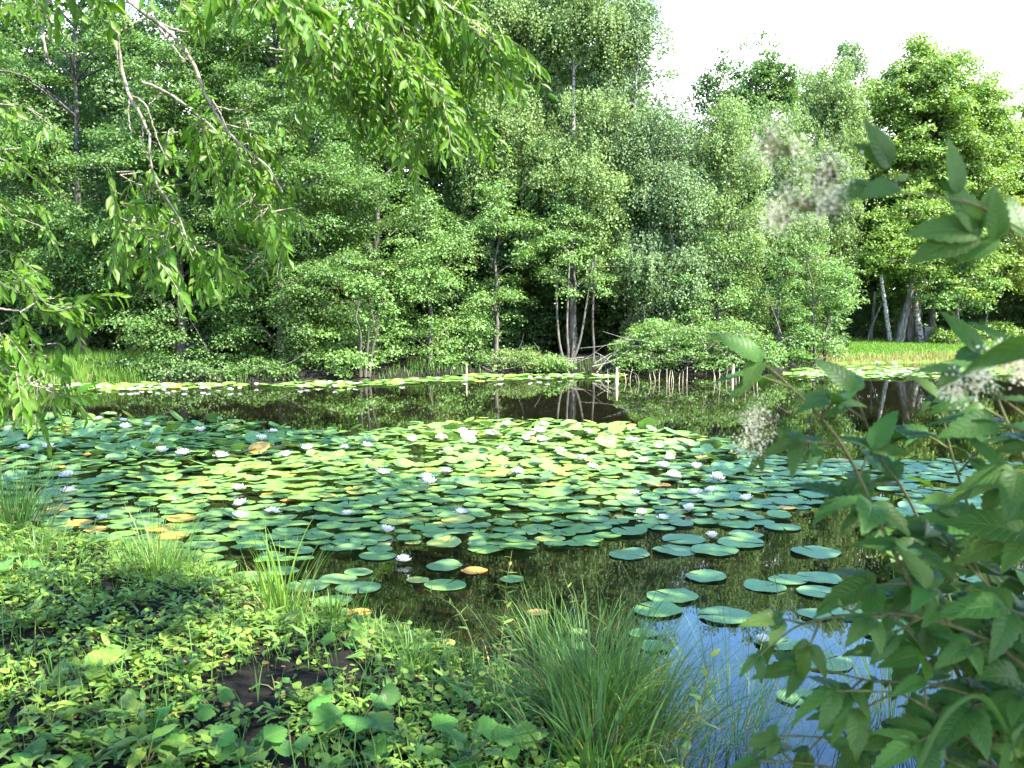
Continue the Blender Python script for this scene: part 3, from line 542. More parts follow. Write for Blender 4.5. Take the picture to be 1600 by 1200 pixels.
    tr = N.new('ShaderNodeBsdfTranslucent'); L.new(colr, tr.inputs['Color']); ms_ = N.new('ShaderNodeMixShader'); ms_.inputs[0].default_value = .12; L.new(p.outputs[0], ms_.inputs[1]); L.new(tr.outputs[0], ms_.inputs[2])
    o = N.new('ShaderNodeOutputMaterial'); L.new(ms_.outputs[0], o.inputs[0]); return m
PM = {}
for fl in (True, False):
    sfx = '' if fl else '_mass'
    PM['green' + sfx] = pad_mat('lily_pad_green' + sfx, (.125, .23, .07), (.175, .33, .04), objrand=fl)
    PM['yellow' + sfx] = pad_mat('lily_pad_yellow' + sfx, (.28, .36, .05), (.44, .42, .07), objrand=fl)
    PM['orange' + sfx] = pad_mat('lily_pad_orange' + sfx, (.55, .26, .03), (.62, .42, .06), rough=.4, objrand=fl)
rg = np.random.default_rng(21)
DENSE = [(-260, 655), (-80, 655), (150, 655), (330, 663), (440, 672), (560, 680), (600, 674), (660, 665), (850, 662), (1000, 672), (1130, 692), (1150, 705), (1240, 720), (1420, 722), (1900, 728), (1900, 840), (1480, 838), (1330, 800), (1240, 795), (1200, 822), (1100, 818), (1000, 832), (930, 852), (860, 862), (780, 862), (640, 852), (600, 868), (520, 880), (430, 878), (330, 908), (240, 895), (180, 855), (100, 850), (-100, 838), (-260, 800)]
CALM = [(820, 835), (1330, 800), (1900, 845), (1900, 1200), (820, 1200)]
pads = []       # x, y, r, z, tilt, tiltaz, colour
def spot(px, py, wpx, colr='green'):
    c = PW(px, py, .006); pads.append([c[0], c[1], wpx / 2 / FPX * math.hypot(c[1], CAMZ), .006 + .004 * rg.random(), 0.012, rg.uniform(0, 6.28), colr, True])
for a in [(1068, 843, 68), (983, 866, 66), (1055, 860, 72), (1116, 860, 76), (1158, 848, 74), (1274, 862, 78), (1223, 824, 56), (1103, 901, 66), (1195, 916, 66), (1232, 906, 62), (1278, 903, 76), (1280, 925, 68), (1050, 932, 80),
          (1027, 953, 76), (1133, 962, 86), (1272, 960, 52), (1206, 970, 34), (1385, 985, 90), (1440, 975, 80), (1215, 1005, 70), (1285, 1032, 92), (1330, 960, 60), (1005, 990, 46), (1150, 820, 60), (1165, 836, 56),
          (696, 914, 66), (760, 858, 60), (694, 884, 60), (560, 894, 46), (528, 905, 60), (390, 901, 66), (480, 915, 70), (590, 868, 60), (560, 918, 70), (800, 905, 40), (905, 987, 28), (910, 1010, 34), (640, 760, 60), (440, 892, 56), (340, 885, 60), (300, 890, 60),
          (1250, 1090, 70), (520, 940, 60), (1530, 905, 60), (1500, 935, 50), (1020, 1010, 50)]: spot(*a)
for a in [(741, 892, 42, 'orange'), (561, 958, 40, 'orange'), (840, 957, 34, 'orange'), (653, 906, 36, 'yellow'), (690, 1006, 44, 'yellow'), (75, 875, 44, 'orange'), (110, 866, 40, 'orange'), (95, 893, 46, 'orange'), (300, 897, 36, 'orange'), (360, 945, 50, 'orange'), (530, 955, 34, 'yellow'), (645, 848, 26, 'yellow'), (598, 851, 26, 'yellow'), (250, 826, 44, 'orange'), (120, 817, 50, 'orange'), (150, 827, 40, 'orange'), (370, 823, 24, 'yellow'), (340, 777, 28, 'orange'), (420, 772, 26, 'orange'), (305, 784, 24, 'yellow')]: spot(*a)
# dart throwing in the dense raft
occ = np.array([(p_[0], p_[1], p_[2]) for p_ in pads]).tolist()
cell = {}
def put(x, y, r): cell.setdefault((int(x // .5), int(y // .5)), []).append((x, y, r))
for x, y, r in occ: put(x, y, r)
def clash(x, y, r, f):
    cx, cy = int(x // .5), int(y // .5)
    for i in (-1, 0, 1):
        for j in (-1, 0, 1):
            for (a, b_, c_) in cell.get((cx + i, cy + j), ()):
                if (a - x) ** 2 + (b_ - y) ** 2 < (f * (c_ + r)) ** 2: return True
    return False
N_TRY = 60000
cx = rg.uniform(-13, 13, N_TRY); cy = rg.uniform(6.5, 17.6, N_TRY); pp = to_px(np.stack([cx, cy, 0 * cx], -1)); ok = in_poly(pp, DENSE) & (sdist(cx, cy) < -.1)
hole = vnoise(cx, cy, 1.5, 31) + .5 * vnoise(cx, cy, 4, 32)
for i in np.nonzero(ok)[0]:
    px, py = pp[i]; x, y = cx[i], cy[i]
    thick = np.clip((800 - py) / 90, 0, 1)          # raised crowded leaves toward the back
    if px > 1150: thick *= .15
    if 420 < px < 1000 and py > 800 and hole[i] > .45: continue
    if px < 420 and py > 830 and hole[i] > .2: continue
    if hole[i] > .95: continue
    r = rg.uniform(.085, .15) * (1 - .10 * thick) * (rg.uniform(.6, .85) if rg.random() < .25 else 1); f = .67 - .16 * thick
    if clash(x, y, r, f): continue
    put(x, y, r); up = thick * rg.random()
    cc = 'green'; u = rg.random()
    if u < .045: cc = 'yellow'
    elif u < .058: cc = 'orange'
    pads.append([x, y, r, .004 + .02 * rg.random() + .10 * up * rg.random(), 0.015 + .8 * up * rg.random() ** 3 + .03 * rg.random(), rg.uniform(0, 6.28), cc, False])
# far strips
FAR = [[(-200, 600), (0, 598), (120, 598), (300, 600), (425, 602), (310, 608), (120, 612), (-200, 616)], [(410, 603), (470, 598), (640, 592), (760, 586), (980, 586), (965, 592), (840, 594), (700, 597), (560, 605), (470, 607)],
       [(1225, 578), (1310, 574), (1500, 574), (1620, 578), (1600, 588), (1400, 592), (1280, 592), (1230, 589)]]
for poly in FAR:
    W = np.array([PW(*a)[:2] for a in poly]); lo, hi = W.min(0), W.max(0); n = int((hi - lo).prod() * 60)
    for x, y in np.stack([rg.uniform(lo[0], hi[0], n), rg.uniform(lo[1], hi[1], n)], 1):
        if not in_poly(np.array([x, y]), W) or sdist(x, y) > -.05: continue
        r = rg.uniform(.10, .16)
        if clash(x, y, r, .52): continue
        put(x, y, r); pads.append([x, y, r, .004 + .03 * rg.random(), .03 + .12 * rg.random(), rg.uniform(0, 6.28), 'green' if rg.random() > .04 else 'yellow', False])
# the 300 that show largest are objects
def shown(p_):
    q = to_px(np.array([p_[0], p_[1], 0.])); v = -20 < q[0] < 1620 and q[1] < 1230
    return (p_[2] ** 2 / (p_[1] ** 3)) * (1 if v else 0) * (1e6 if p_[7] else 1)
order = sorted(range(len(pads)), key=lambda i: -shown(pads[i])); big = set(order[:298])
TPL = [pad_template(400 + i, wav=.004 + .007 * (i % 4), cup=(0, .02, -.01, .03)[i % 4], curl=(0, 0, .35, 0, 0, .6)[i % 6]) for i in range(12)]
pmesh = {}
def pad_mesh(i, cc):
    if (i, cc) not in pmesh:
        V, T_, Q_, UV = TPL[i]; q = MB(); q.add(V, T_, UV); q.f.append(Q_); q.mi.append(np.zeros(len(Q_))); pmesh[(i, cc)] = q.mesh('lily_pad', PM[cc])
    return pmesh[(i, cc)]
def zone(px, py):
    if py > 835 and px > 860: return None
    if px > 1180: return ('green lily pad in the blue grey shaded raft behind the leafy stems on the right', 'pads of the shaded right raft')
    if px < 330: return ('green lily pad in the part of the raft nearest the grassy left bank', 'pads beside the left bank')
    if px < 660: return ('green lily pad in the middle left of the raft, between patches of dark water', 'pads of the middle left raft')
    return ('flat green lily pad along the front of the raft below the brightest sunlit patch', 'pads along the front of the raft')
NAMED = {}
mass = {'green': MB(), 'yellow': MB(), 'orange': MB()}; mm_ = MB(); solo = []; tints = []
for i in order:
    x, y, r, z, tl, ta, cc, named = pads[i]; ti = int(rg.integers(4 if named else 12)); rz = rg.uniform(0, 6.28)
    ndir = np.array([math.sin(tl) * math.cos(ta), math.sin(tl) * math.sin(ta), math.cos(tl)])
    z = z + (r * math.sin(tl) * .8 if tl > .06 else 0)
    if i in big:
        ob = bpy.data.objects.new('lily_pad', pad_mesh(ti, cc)); col.objects.link(ob)
        nv = Vector(ndir); qd = Vector((0, 0, 1)).rotation_difference(nv)
        from mathutils import Quaternion
        ob.rotation_mode = 'QUATERNION'; ob.rotation_quaternion = qd @ Quaternion((0, 0, 1), rz); ob.location = (x, y, z); ob.scale = (r, r, r)
        ob['category'] = 'lily pad'; q = to_px(np.array([x, y, 0.]))
        if cc == 'green' and not named and zone(*q): lb, gp = zone(*q); tag(ob, lb, 'lily pad', gp)
        elif cc == 'green': solo.append((q[0], q[1], ob))
        else: tints.append((q[0], q[1], ob, cc))
    else:
        V, T_, Q_, UV = TPL[ti]; c_, s_ = math.cos(rz), math.sin(rz); U = V * r; U = np.stack([U[:, 0] * c_ - U[:, 1] * s_, U[:, 0] * s_ + U[:, 1] * c_, U[:, 2]], 1)
        Rr = np.array([1, 0, 0.]); n_ = ndir; a1 = nrm(Rr - n_ * (Rr @ n_)); a2 = np.cross(n_, a1); Wd = U[:, :1] * a1 + U[:, 1:2] * a2 + U[:, 2:] * n_ + np.array([x, y, z])
        mi = {'green': 0, 'yellow': 1, 'orange': 2}[cc]; n0 = mm_.n; mm_.add(Wd, T_, UV, mi); mm_.f.append(Q_ + n0); mm_.mi.append(np.full(len(Q_), mi))
tag(mm_.obj('lily_pads', [PM['green_mass'], PM['yellow_mass'], PM['orange_mass']]), 'dense raft of overlapping lily pads farther out and along the far bank', kind='stuff')
ORD = ['', 'second ', 'third ', 'fourth ', 'fifth ', 'sixth ', 'seventh ', 'eighth ', 'ninth ', 'tenth ', 'eleventh ', 'twelfth ', 'thirteenth ', 'fourteenth ', 'fifteenth ', 'sixteenth ', 'seventeenth ', 'eighteenth ', 'nineteenth ', 'twentieth ', 'twenty-first ', 'twenty-second ', 'twenty-third ', 'twenty-fourth ', 'twenty-fifth ', 'twenty-sixth ', 'twenty-seventh ', 'twenty-eighth ', 'twenty-ninth ', 'thirtieth ']
def rank(items, text, group, side=('leftmost', 'from the left'), key=0, cap=30):
    items = sorted(items, key=lambda a: a[key])
    for i, a in enumerate(items):
        w = side[0] if i == 0 else (ORD[i] + side[1] if i < len(ORD) else side[0])
        a[2]['label'] = text % w; a[2]['group'] = group
zs = [('loose round pad floating near the shore grasses, %s of them', 'loose pads near the shore grasses', lambda a: a[0] < 860 and a[1] > 835),
      ('pad in the loose row at the front of the raft, %s', 'loose row of pads at the front edge', lambda a: a[0] >= 860 and a[1] < 880),
      ('flat pad alone on dark mirrored trees below the loose row, %s', 'scattered pads on the dark reflection', lambda a: a[0] >= 860 and 880 <= a[1] < 982),
      ('flat pad near the blue sky reflection, %s', 'pads beside the blue reflection', lambda a: a[0] >= 860 and a[1] >= 982),
      ('green pad enclosed by the raft, %s', 'pads placed in the raft', lambda a: True)]
left = list(solo)
for txt, gp, f in zs:
    sel = [a for a in left if f(a)]; left = [a for a in left if not f(a)]
    for j in range(0, len(sel), 30): rank(sel, txt, gp)
for cc, txt in (('orange', 'dying orange lily pad, %s of the orange pads'), ('yellow', 'yellowing lily pad, %s of the yellow pads')):
    rank([a for a in tints if a[3] == cc], txt, cc + ' dying pads')

# ------------------------------------------------------------------ water lily flowers
m, t, N, L = new_mat('lily_petal'); p = N.new('ShaderNodeBsdfPrincipled'); p.inputs['Roughness'].default_value = .5; uv = N.new('ShaderNodeUVMap'); s = N.new('ShaderNodeSeparateXYZ'); L.new(uv.outputs[0], s.inputs[0])
cr = N.new('ShaderNodeMix'); cr.data_type = 'RGBA'; L.new(s.outputs[1], cr.inputs[0]); cr.inputs[6].default_value = (.86, .80, .76, 1); cr.inputs[7].default_value = (.90, .88, .83, 1); L.new(cr.outputs[2], p.inputs['Base Color'])
tr = N.new('ShaderNodeBsdfTranslucent'); tr.inputs[0].default_value = (.85, .82, .80, 1); mxs = N.new('ShaderNodeMixShader'); mxs.inputs[0].default_value = .3; L.new(p.outputs[0], mxs.inputs[1]); L.new(tr.outputs[0], mxs.inputs[2])
o = N.new('ShaderNodeOutputMaterial'); L.new(mxs.outputs[0], o.inputs[0]); M['petal'] = m
M['stamen'] = bark_mat('lily_stamen', (.75, .45, .03), (.85, .62, .06), sc=(80, 80, 80)); M['sepal'] = leaf_mat('lily_sepal', (.10, .17, .06), veins=0)
def petal_tpl():
    V = []; F = []; UV = []
    for i, (t_, w) in enumerate([(0, .10), (.3, .24), (.6, .27), (.85, .15), (1, .01)]):
        for j, u in enumerate((-1, 0, 1)): V.append((u * w, t_, .14 * t_ * t_ + (.07 if u else 0) * (1 - t_ * .5))); UV.append((u, t_))
    for i in range(4):
        for j in range(2): a = i * 3 + j; F.append((a, a + 1, a + 4, a + 3))
    return np.array(V), F, UV
PT = petal_tpl()
def flower_meshes(openness, seed, k=1.0):
    rg = np.random.default_rng(seed); q = MB(); g_ = MB()
    for layer, (n, el, ln) in enumerate([(9, .18, 1.0), (9, .55, .93), (8, .95, .80), (6, 1.22, .62)]):
        el = el + (1 - openness) * (1.25 - el) * .8
        th = np.arange(n) * 2 * math.pi / n + layer * .35 + rg.normal(0, .07, n); e = el + rg.normal(0, .07, n)
        fw = np.stack([np.cos(th) * np.cos(e), np.sin(th) * np.cos(e), np.sin(e)], 1); nn = np.stack([-np.cos(th) * np.sin(e), -np.sin(th) * np.sin(e), np.cos(e)], 1)
        R, Fw, Nn = frames(nn, fw); b0 = np.stack([np.cos(th), np.sin(th), 0 * th], 1) * .10 + [0, 0, .06]
        q.inst(PT[0], PT[1], b0, R, Fw, Nn, ln * rg.uniform(.92, 1.05, n), PT[2])
    n = 5; th = np.arange(n) * 2 * math.pi / n; fw = np.stack([np.cos(th) * .99, np.sin(th) * .99, 0 * th + .05], 1); R, Fw, Nn = frames(np.tile([0, 0, 1.], (n, 1)), fw)
    g_.inst(PT[0], PT[1], np.tile([0, 0, .02], (n, 1)) + fw * .05, R, Fw, Nn, np.full(n, .95), PT[2])
    c_ = MB()
    for a in range(34):
        th_ = rg.uniform(0, 6.28); r_ = rg.uniform(.02, .2); tp = np.array([math.cos(th_) * r_ * 1.4, math.sin(th_) * r_ * 1.4, .30 + .1 * rg.random()]); tube(c_, [tp * [.5, .5, 0] + [0, 0, .08], (tp + [0, 0, .15]) * [.9, .9, .6], tp], [.016, .018, .01], 4)
    return q.mesh('petals', M['petal']), c_.mesh('stamens', M['stamen']), g_.mesh('sepals', M['sepal'])
FM = [flower_meshes(o_, 600 + i) for i, o_ in enumerate([1.0, .92, .8, .65, .4])]
FAR_FM = None
frg = np.random.default_rng(77); flow = []
def flower(px, py, wpx=None, parts=True, z=.01):
    c = PW(px, py, .045); D = c[1]; R_ = frg.uniform(.068, .092) if wpx is None else wpx / 2 / FPX * D
    fi = int(frg.integers(0, 5)); rz = frg.uniform(0, 6.28)
    root = bpy.data.objects.new('water_lily', None); root.empty_display_size = .05; col.objects.link(root)
    zz = z + (.05 if py < 760 else 0); root.location = (c[0], c[1], zz); root.rotation_euler = (frg.normal(0, .1), frg.normal(0, .1), rz); root.scale = (R_, R_, R_)
    for nm, me in zip(('petals', 'stamens', 'sepals')[:3 if parts else 1], FM[fi]):
        o_ = bpy.data.objects.new(nm, me); col.objects.link(o_); o_.parent = root
    root['category'] = 'flower'; flow.append((px, py, root, fi)); return root
NEAR = [(427, 797, 30), (373, 761), (377, 784), (376, 805), (160, 806, 22), (105, 747), (107, 765), (272, 776, 12), (542, 799, 22), (598, 744, 26), (604, 826, 28), (631, 870, 28), (666, 751), (670, 758), (697, 741, 20), (720, 797, 24), (448, 716, 22), (345, 717), (287, 712), (253, 710), (313, 677), (395, 687), (409, 691), (230, 668), (193, 661), (196, 671), (155, 659), (36, 668), (38, 703), (538, 703), (573, 701), (480, 706), (427, 678), (645, 693), (690, 688), (727, 683), (739, 684), (769, 682), (787, 707), (831, 684), (842, 677), (822, 691), (846, 691), (876, 709), (920, 681), (909, 723), (952, 698), (989, 694), (1031, 703), (1006, 725), (1036, 734), (1046, 721), (925, 735), (1053, 749), (1088, 736), (991, 769, 24), (1087, 768), (1111, 765, 28), (1077, 793, 28), (1003, 797, 20), (1036, 806, 22), (1167, 777, 26), (1178, 734), (1113, 834, 24), (1193, 995, 30), (1512, 811, 26), (10, 676), (75, 703), (809, 741), (724, 676), (850, 668), (792, 668), (1120, 752)]
for a in NEAR: flower(*a)
r2 = np.random.default_rng(5); FARL = [(int(x), int(604 + r2.uniform(-3, 5))) for x in [5, 17, 33, 50, 62, 80, 105, 116, 122, 133, 155, 158, 170, 190, 204, 214, 222, 235, 246, 256, 262, 272, 288, 315, 318, 325, 342, 360, 375, 401]]
FARM = [(470, 604), (480, 602), (497, 600), (505, 599), (516, 598), (523, 604), (531, 597), (545, 599), (556, 600), (563, 599), (628, 598), (650, 594), (684, 592), (727, 592), (782, 593), (828, 591), (843, 590), (856, 592), (875, 588), (893, 587), (935, 587), (950, 588)]
FARR = [(1262, 583), (1270, 586), (1277, 581), (1284, 586), (1312, 586), (1320, 588), (1330, 578), (1337, 586), (1343, 580), (1347, 583), (1370, 583), (1378, 585), (1386, 580), (1392, 587), (1397, 582), (1408, 582), (1413, 578), (1417, 586), (1421, 581), (1426, 577), (1434, 581), (1440, 583), (1446, 580), (1461, 583), (1372, 567), (1398, 568), (1252, 585)]
for a in FARL + FARM + FARR: flower(a[0], a[1], 11 if a[0] < 1200 else 9.5, parts=False, z=-.03)
fz = [('white flower in the pad strip below the left wood, %s', lambda a: a[1] < 612 and a[0] < 440, 'flowers in the far left strip'), ('white flower in the thin pad strip below the middle wood, %s', lambda a: a[1] < 612 and a[0] < 1100, 'flowers in the far middle strip'),
      ('white flower on the pads below the lawn, %s', lambda a: a[1] < 612, 'flowers below the lawn'), ('white water lily half hidden behind the leafy stems, %s', lambda a: a[0] > 1220, 'flowers behind the leafy stems'),
      ('small white flower at the shaded back of the raft, %s', lambda a: a[1] < 728 and a[0] < 600, 'flowers at the shaded back of the raft'), ('white flower in the brightest sunlit pads, %s', lambda a: a[1] < 742 and a[0] >= 600 and a[0] < 1170, 'flowers in the brightest pads'),
      ('open white water lily standing on pads near the left bank, %s', lambda a: a[0] < 500, 'flowers near the left bank'), ('open white water lily in the middle of the raft, %s', lambda a: a[0] < 860, 'flowers in the middle of the raft'), ('large open white lily toward the right front of the raft, %s', lambda a: True, 'flowers at the right front of the raft')]
left = flow
for txt, f, gp in fz:
    sel = [a for a in left if f(a)]; left = [a for a in left if not f(a)]; rank(sel, txt, gp)

# ------------------------------------------------------------------ willow, and unseen trees overhead shaped to shade the near water
LT = []; 
for t_, w in [(0, .05), (.2, .55), (.45, 1), (.7, .72), (1, .02)]:
    for u in (-1, 0, 1): LT.append((u * w * .5, t_, -.10 * abs(u) * 0 + (.07 * abs(u)) - .22 * t_ * t_))
LT = np.array(LT); LF = [(i * 3 + j, i * 3 + j + 1, i * 3 + j + 4, i * 3 + j + 3) for i in range(4) for j in range(2)]
LUV = np.array([(u, t_) for t_ in (0, .2, .45, .7, 1) for u in (-1, 0, 1)])
LIT = [[(530, 700), (620, 648), (1010, 650), (1150, 690), (1110, 728), (1030, 772), (880, 782), (720, 775), (590, 740)],
       [(180, 715), (420, 705), (560, 722), (620, 740), (560, 775), (430, 800), (260, 850), (130, 835)],
       [(-40, 850), (110, 840), (130, 900), (-40, 930)], [(150, 925), (420, 925), (680, 990), (640, 1090), (380, 1050), (200, 1010)], [(480, 1050), (600, 1060), (620, 1180), (500, 1170)], [(840, 1010), (960, 1020), (940, 1180), (850, 1160)], [(0, 700), (120, 720), (60, 760), (-40, 750)]]
LITW = [np.array([PW(*a)[:2] for a in poly]) for poly in LIT]
rg = np.random.default_rng(91); SV = np.array(SUN)
TRK = {'A': np.array([-3.3, -.9]), 'B': np.array([6.2, 1.2]), 'C': np.array([-8.6, 6.6])}
BOUGH = np.array([P(a_, b_, D_) for a_, b_, D_ in [(520, 60, 4), (600, 120, 4), (680, 60, 4), (700, 200, 4.2), (760, 120, 4.2), (780, 20, 4.2), (600, 250, 4), (250, 50, 3.7), (230, 200, 3.6), (350, 250, 3.7), (420, 220, 3.8), (260, 360, 3.6), (340, 420, 3.7), (200, 340, 3.6), (60, 480, 3.4), (20, 380, 3.4), (50, 570, 3.4), (450, 300, 3.8)]])
gx = rg.uniform(-11, 9, 5200); gy = rg.uniform(-2.5, 15.2, 5200); cen = {'A': [], 'B': [], 'C': []}  # unseen crown clusters, set back along the sun line to cast the wanted shade
for x, y in zip(gx, gy):
    z = rg.uniform(5.8, 9.3); c = np.array([x, y, .1]) + SV / SV[2] * z; pxy = to_px(np.array([x, y, 0.])) if y > 1.5 else np.array([0, 5000.])
    inl = any(in_poly(np.array([x + rg.normal(0, .22), y + rg.normal(0, .28)]), W_) for W_ in LITW)
    if inl and rg.random() > .02: continue
    if 3.3 < y < 7.6 and x < .3 and rg.random() < .38: continue
    if pxy[1] < 656: continue
    if 3 < y < 10 and rg.random() < .12: continue
    el = (c[2] - 1.0 - CAMZ) / max(c[1], .01)
    if c[1] > 0 and el < .36 and abs(c[0]) < c[1] * .56: continue
    if vnoise(np.array(x), np.array(y), 2.2, 77) > .55 and y < 9: continue
    w_ = c - BOUGH; t2 = w_ @ SV; dd = np.linalg.norm(w_ - t2[:, None] * SV, axis=1)
    if ((dd < .62) & (t2 > 0)).any(): continue
    kk = min(TRK, key=lambda k_: np.hypot(*(TRK[k_] - c[:2]))); cen[kk].append(c)
def crown_tree(name, label, key, hh, tr, bark='bark_pale'):
    base = TRK[key]; zb = float(ground(base[0], base[1])); root = thing(name, (base[0], base[1], zb - .05), label, 'tree'); q = MB()
    pts = smooth_path([[base[0], base[1], zb - .1], [base[0] + .12, base[1] + .1, 1.6], [base[0] - .1, base[1] + .25, 3.4], [base[0] + .1, base[1] + .3, hh]], 14); tube(q, pts, np.linspace(tr * 1.15, tr * .35, len(pts)), 12); q.obj('trunk', M[bark], root)
    C_ = np.array(cen[key]); q = MB()
    for i in rg.choice(len(C_), min(70, len(C_)), replace=False):
        s0 = pts[rg.integers(len(pts) // 2, len(pts))]; e = C_[i]
        if key != 'A' and False: continue
        mid = (s0 + e) / 2 + [0, 0, .35 * np.linalg.norm(e - s0) * .5]; sp = smooth_path([s0, mid, e], 8); tube(q, sp, np.linspace(.06, .012, len(sp)), 5)
    return root, q, C_, pts
def cluster_leaves(q, C_, nper, ln, wd, rg, spread=.42):
    idx = np.repeat(np.arange(len(C_)), nper); m_ = len(idx); pos = C_[idx] + rg.normal(size=(m_, 3)) * spread * [1, 1, .6]
    fw = nrm(rg.normal(size=(m_, 3)) * .6 + [0, 0, -.6]); nr = nrm(rg.normal(size=(m_, 3)) * .6 + SV); R, Fw, Nn = frames(nr, fw); s_ = ln * rg.uniform(.7, 1.2, m_)
    q.inst(QL, QF, pos, R, Fw, Nn, np.stack([s_ * wd, s_, s_], 1))
for key, nm, lb in (('B', 'alder_tree', 'unseen tree right of the leafy stems, its crown shaped to shade the water'), ('C', 'willow_tree', 'unseen willow on the near left bank, its crown shaped to shade the pads')):
    root, q, C_, pts = crown_tree(nm, lb, key, 6.6, .24); q.obj('branches', M['bark_pale'], root); q = MB(); cluster_leaves(q, C_, 30, .17, .75, rg); q.obj('crown', M['crown'], root, smooth=False)  # trees out of view, added for the shade they cast
root, bq, C_, wpts = crown_tree('willow_tree', 'overhanging willow with long narrow bright green leaves and bare twigs across the upper left', 'A', 6.4, .28)
q = MB(); cluster_leaves(q, C_, 30, .17, .6, rg); bq.obj('branches', M['bark_pale'], root)

fol = MB()
def twiglets(carr, D, n, dirv, L0=.12, L1=.28, t0=.25, leaf=.066, spacing=.0135, jit=.6, depth=.35, tb=None, aspect=.36):
    pts = np.array([P(a, b_, D + (c_[0] if c_ else 0)) for a, b_, *c_ in carr]); sp = smooth_path(pts, 24)
    for i in range(n):
        k_ = int(rg.uniform(t0, 1) * (len(sp) - 1)); s0 = sp[k_] + rg.normal(0, .03, 3) + [0, rg.uniform(-depth, depth) * .6, 0]
        d = nrm(np.array(dirv) + rg.normal(0, jit, 3)); Lt = rg.uniform(L0, L1); m_ = int(Lt / spacing); t_ = np.linspace(.05, 1, m_)
        path = s0 + d * (t_ * Lt)[:, None] + np.array([0, 0, -1.]) * (.35 * Lt * t_ ** 2)[:, None]
        if tb is not None:
            ss = np.vstack([sp[k_], path[::4], path[-1]]); tube(tb, ss, np.linspace(.0022, .0008, len(ss)), 4)
        tan = nrm(np.gradient(path, axis=0)); side = nrm(np.cross(tan, rg.normal(size=3) + [0, 1.2, 0])); sgn = np.where(np.arange(m_) % 2 == 0, 1, -1)[:, None]
        fw = nrm(tan * .75 + side * sgn * .7 + rg.normal(0, .15, (m_, 3)) + [0, 0, -.35]); nr = nrm(rg.normal(0, .5, (m_, 3)) + [.1, -.35, .75]); R, Fw, Nn = frames(nr, fw)
        s_ = leaf * rg.uniform(.6, 1.2, m_) * np.sin(.35 + 2.3 * t_ ** .8) ** .4; s_ = np.nan_to_num(s_, nan=leaf * .6)
        fol.inst(LT, LF, path, R, Fw, Nn, np.stack([s_ * aspect, s_, s_], 1), LUV)
tw = MB()
def carrier(pts_px, D, r0, r1, start=None, part=True, name='branch', n=26):
    pts = np.array([P(a, b_, D + (c_[0] if c_ else 0)) for a, b_, *c_ in pts_px])
    if start is not None: pts = np.vstack([start, (start * .45 + pts[0] * .55) + [0, 0, .35], pts])
    sp = smooth_path(pts, n); q_ = MB(); sp = sp + np.random.default_rng(len(sp)).normal(0, .0015, sp.shape); tube(q_ if part else tw, sp, np.linspace(r0, r1, len(sp)), 7)
    if part: q_.obj(name, M['twig'], root)
top = wpts[-4]
W1 = [([(380, -70), (470, 20), (545, 110), (600, 190)], 4.2), ([(430, -80), (520, 40), (590, 120), (640, 230)], 3.9), ([(480, -90), (600, 10), (660, 90), (700, 200)], 4.1), ([(560, -90), (650, 0), (720, 60), (770, 100)], 4.4),
      ([(600, -90), (690, 0), (745, 40), (785, 75)], 4.0), ([(520, -80), (610, 70), (660, 140), (690, 180)], 3.7), ([(450, -60), (560, 70), (600, 120), (640, 170)], 4.5), ([(560, -60), (640, 60), (690, 130), (735, 200)], 4.3), ([(400, -50), (480, 70), (540, 140), (570, 180)], 4.0)]
for i, (c_, D) in enumerate(W1):
    carrier(c_, D, 0.014 if i % 3 == 0 else .008, .0025, top if i < 4 else None, part=i < 4)
    twiglets(c_, D, 46, (.5, .05, -.7), L0=.10, L1=.22, t0=.08, jit=.6, tb=tw)
TW = [([(200, -90), (187, 50), (190, 105), (203, 150), (222, 185), (234, 212), (233, 240), (247, 290), (280, 340), (290, 372)], 3.45, .0085, .0022), ([(120, -90), (200, 0), (245, 35), (290, 78), (312, 125), (328, 160), (345, 190), (380, 230), (420, 262), (440, 300)], 3.45, .010, .0022),
      ([(222, 128), (265, 147), (300, 172), (340, 208), (385, 250)], 3.75, .006, .002), ([(250, 36), (280, 48), (320, 53)], 3.7, .005, .002), ([(245, 36), (268, 70), (288, 95)], 3.72, .006, .003), ([(186, 60), (183, 85), (186, 100)], 3.6, .004, .002), ([(205, 150), (200, 175), (205, 207)], 3.6, .004, .0015),
      ([(207, 150), (228, 165), (237, 190), (245, 215), (262, 250)], 3.65, .004, .0015), ([(232, 165), (252, 145)], 3.65, .003, .0015), ([(226, 188), (222, 225), (230, 240)], 3.6, .003, .0015), ([(70, -60), (72, 10), (66, 50), (78, 100)], 3.9, .009, .004), ([(333, 165), (375, 172), (402, 160)], 3.7, .003, .0015),
      ([(330, 150), (345, 180), (360, 215)], 3.7, .003, .0015), ([(302, 80), (285, 98), (300, 78)], 3.7, .002, .001), ([(420, 75), (440, 78), (468, 77)], 4.1, .004, .002), ([(580, 150), (592, 165), (607, 193)], 4.0, .006, .002), ([(-60, 460), (0, 482), (45, 486)], 3.5, .006, .002), ([(380, 425), (395, 410), (405, 395)], 3.7, .0025, .001)]
for i, (c_, D, r0, r1) in enumerate(TW): carrier(c_, D, r0, r1, top if i < 2 else None, part=i < 5)
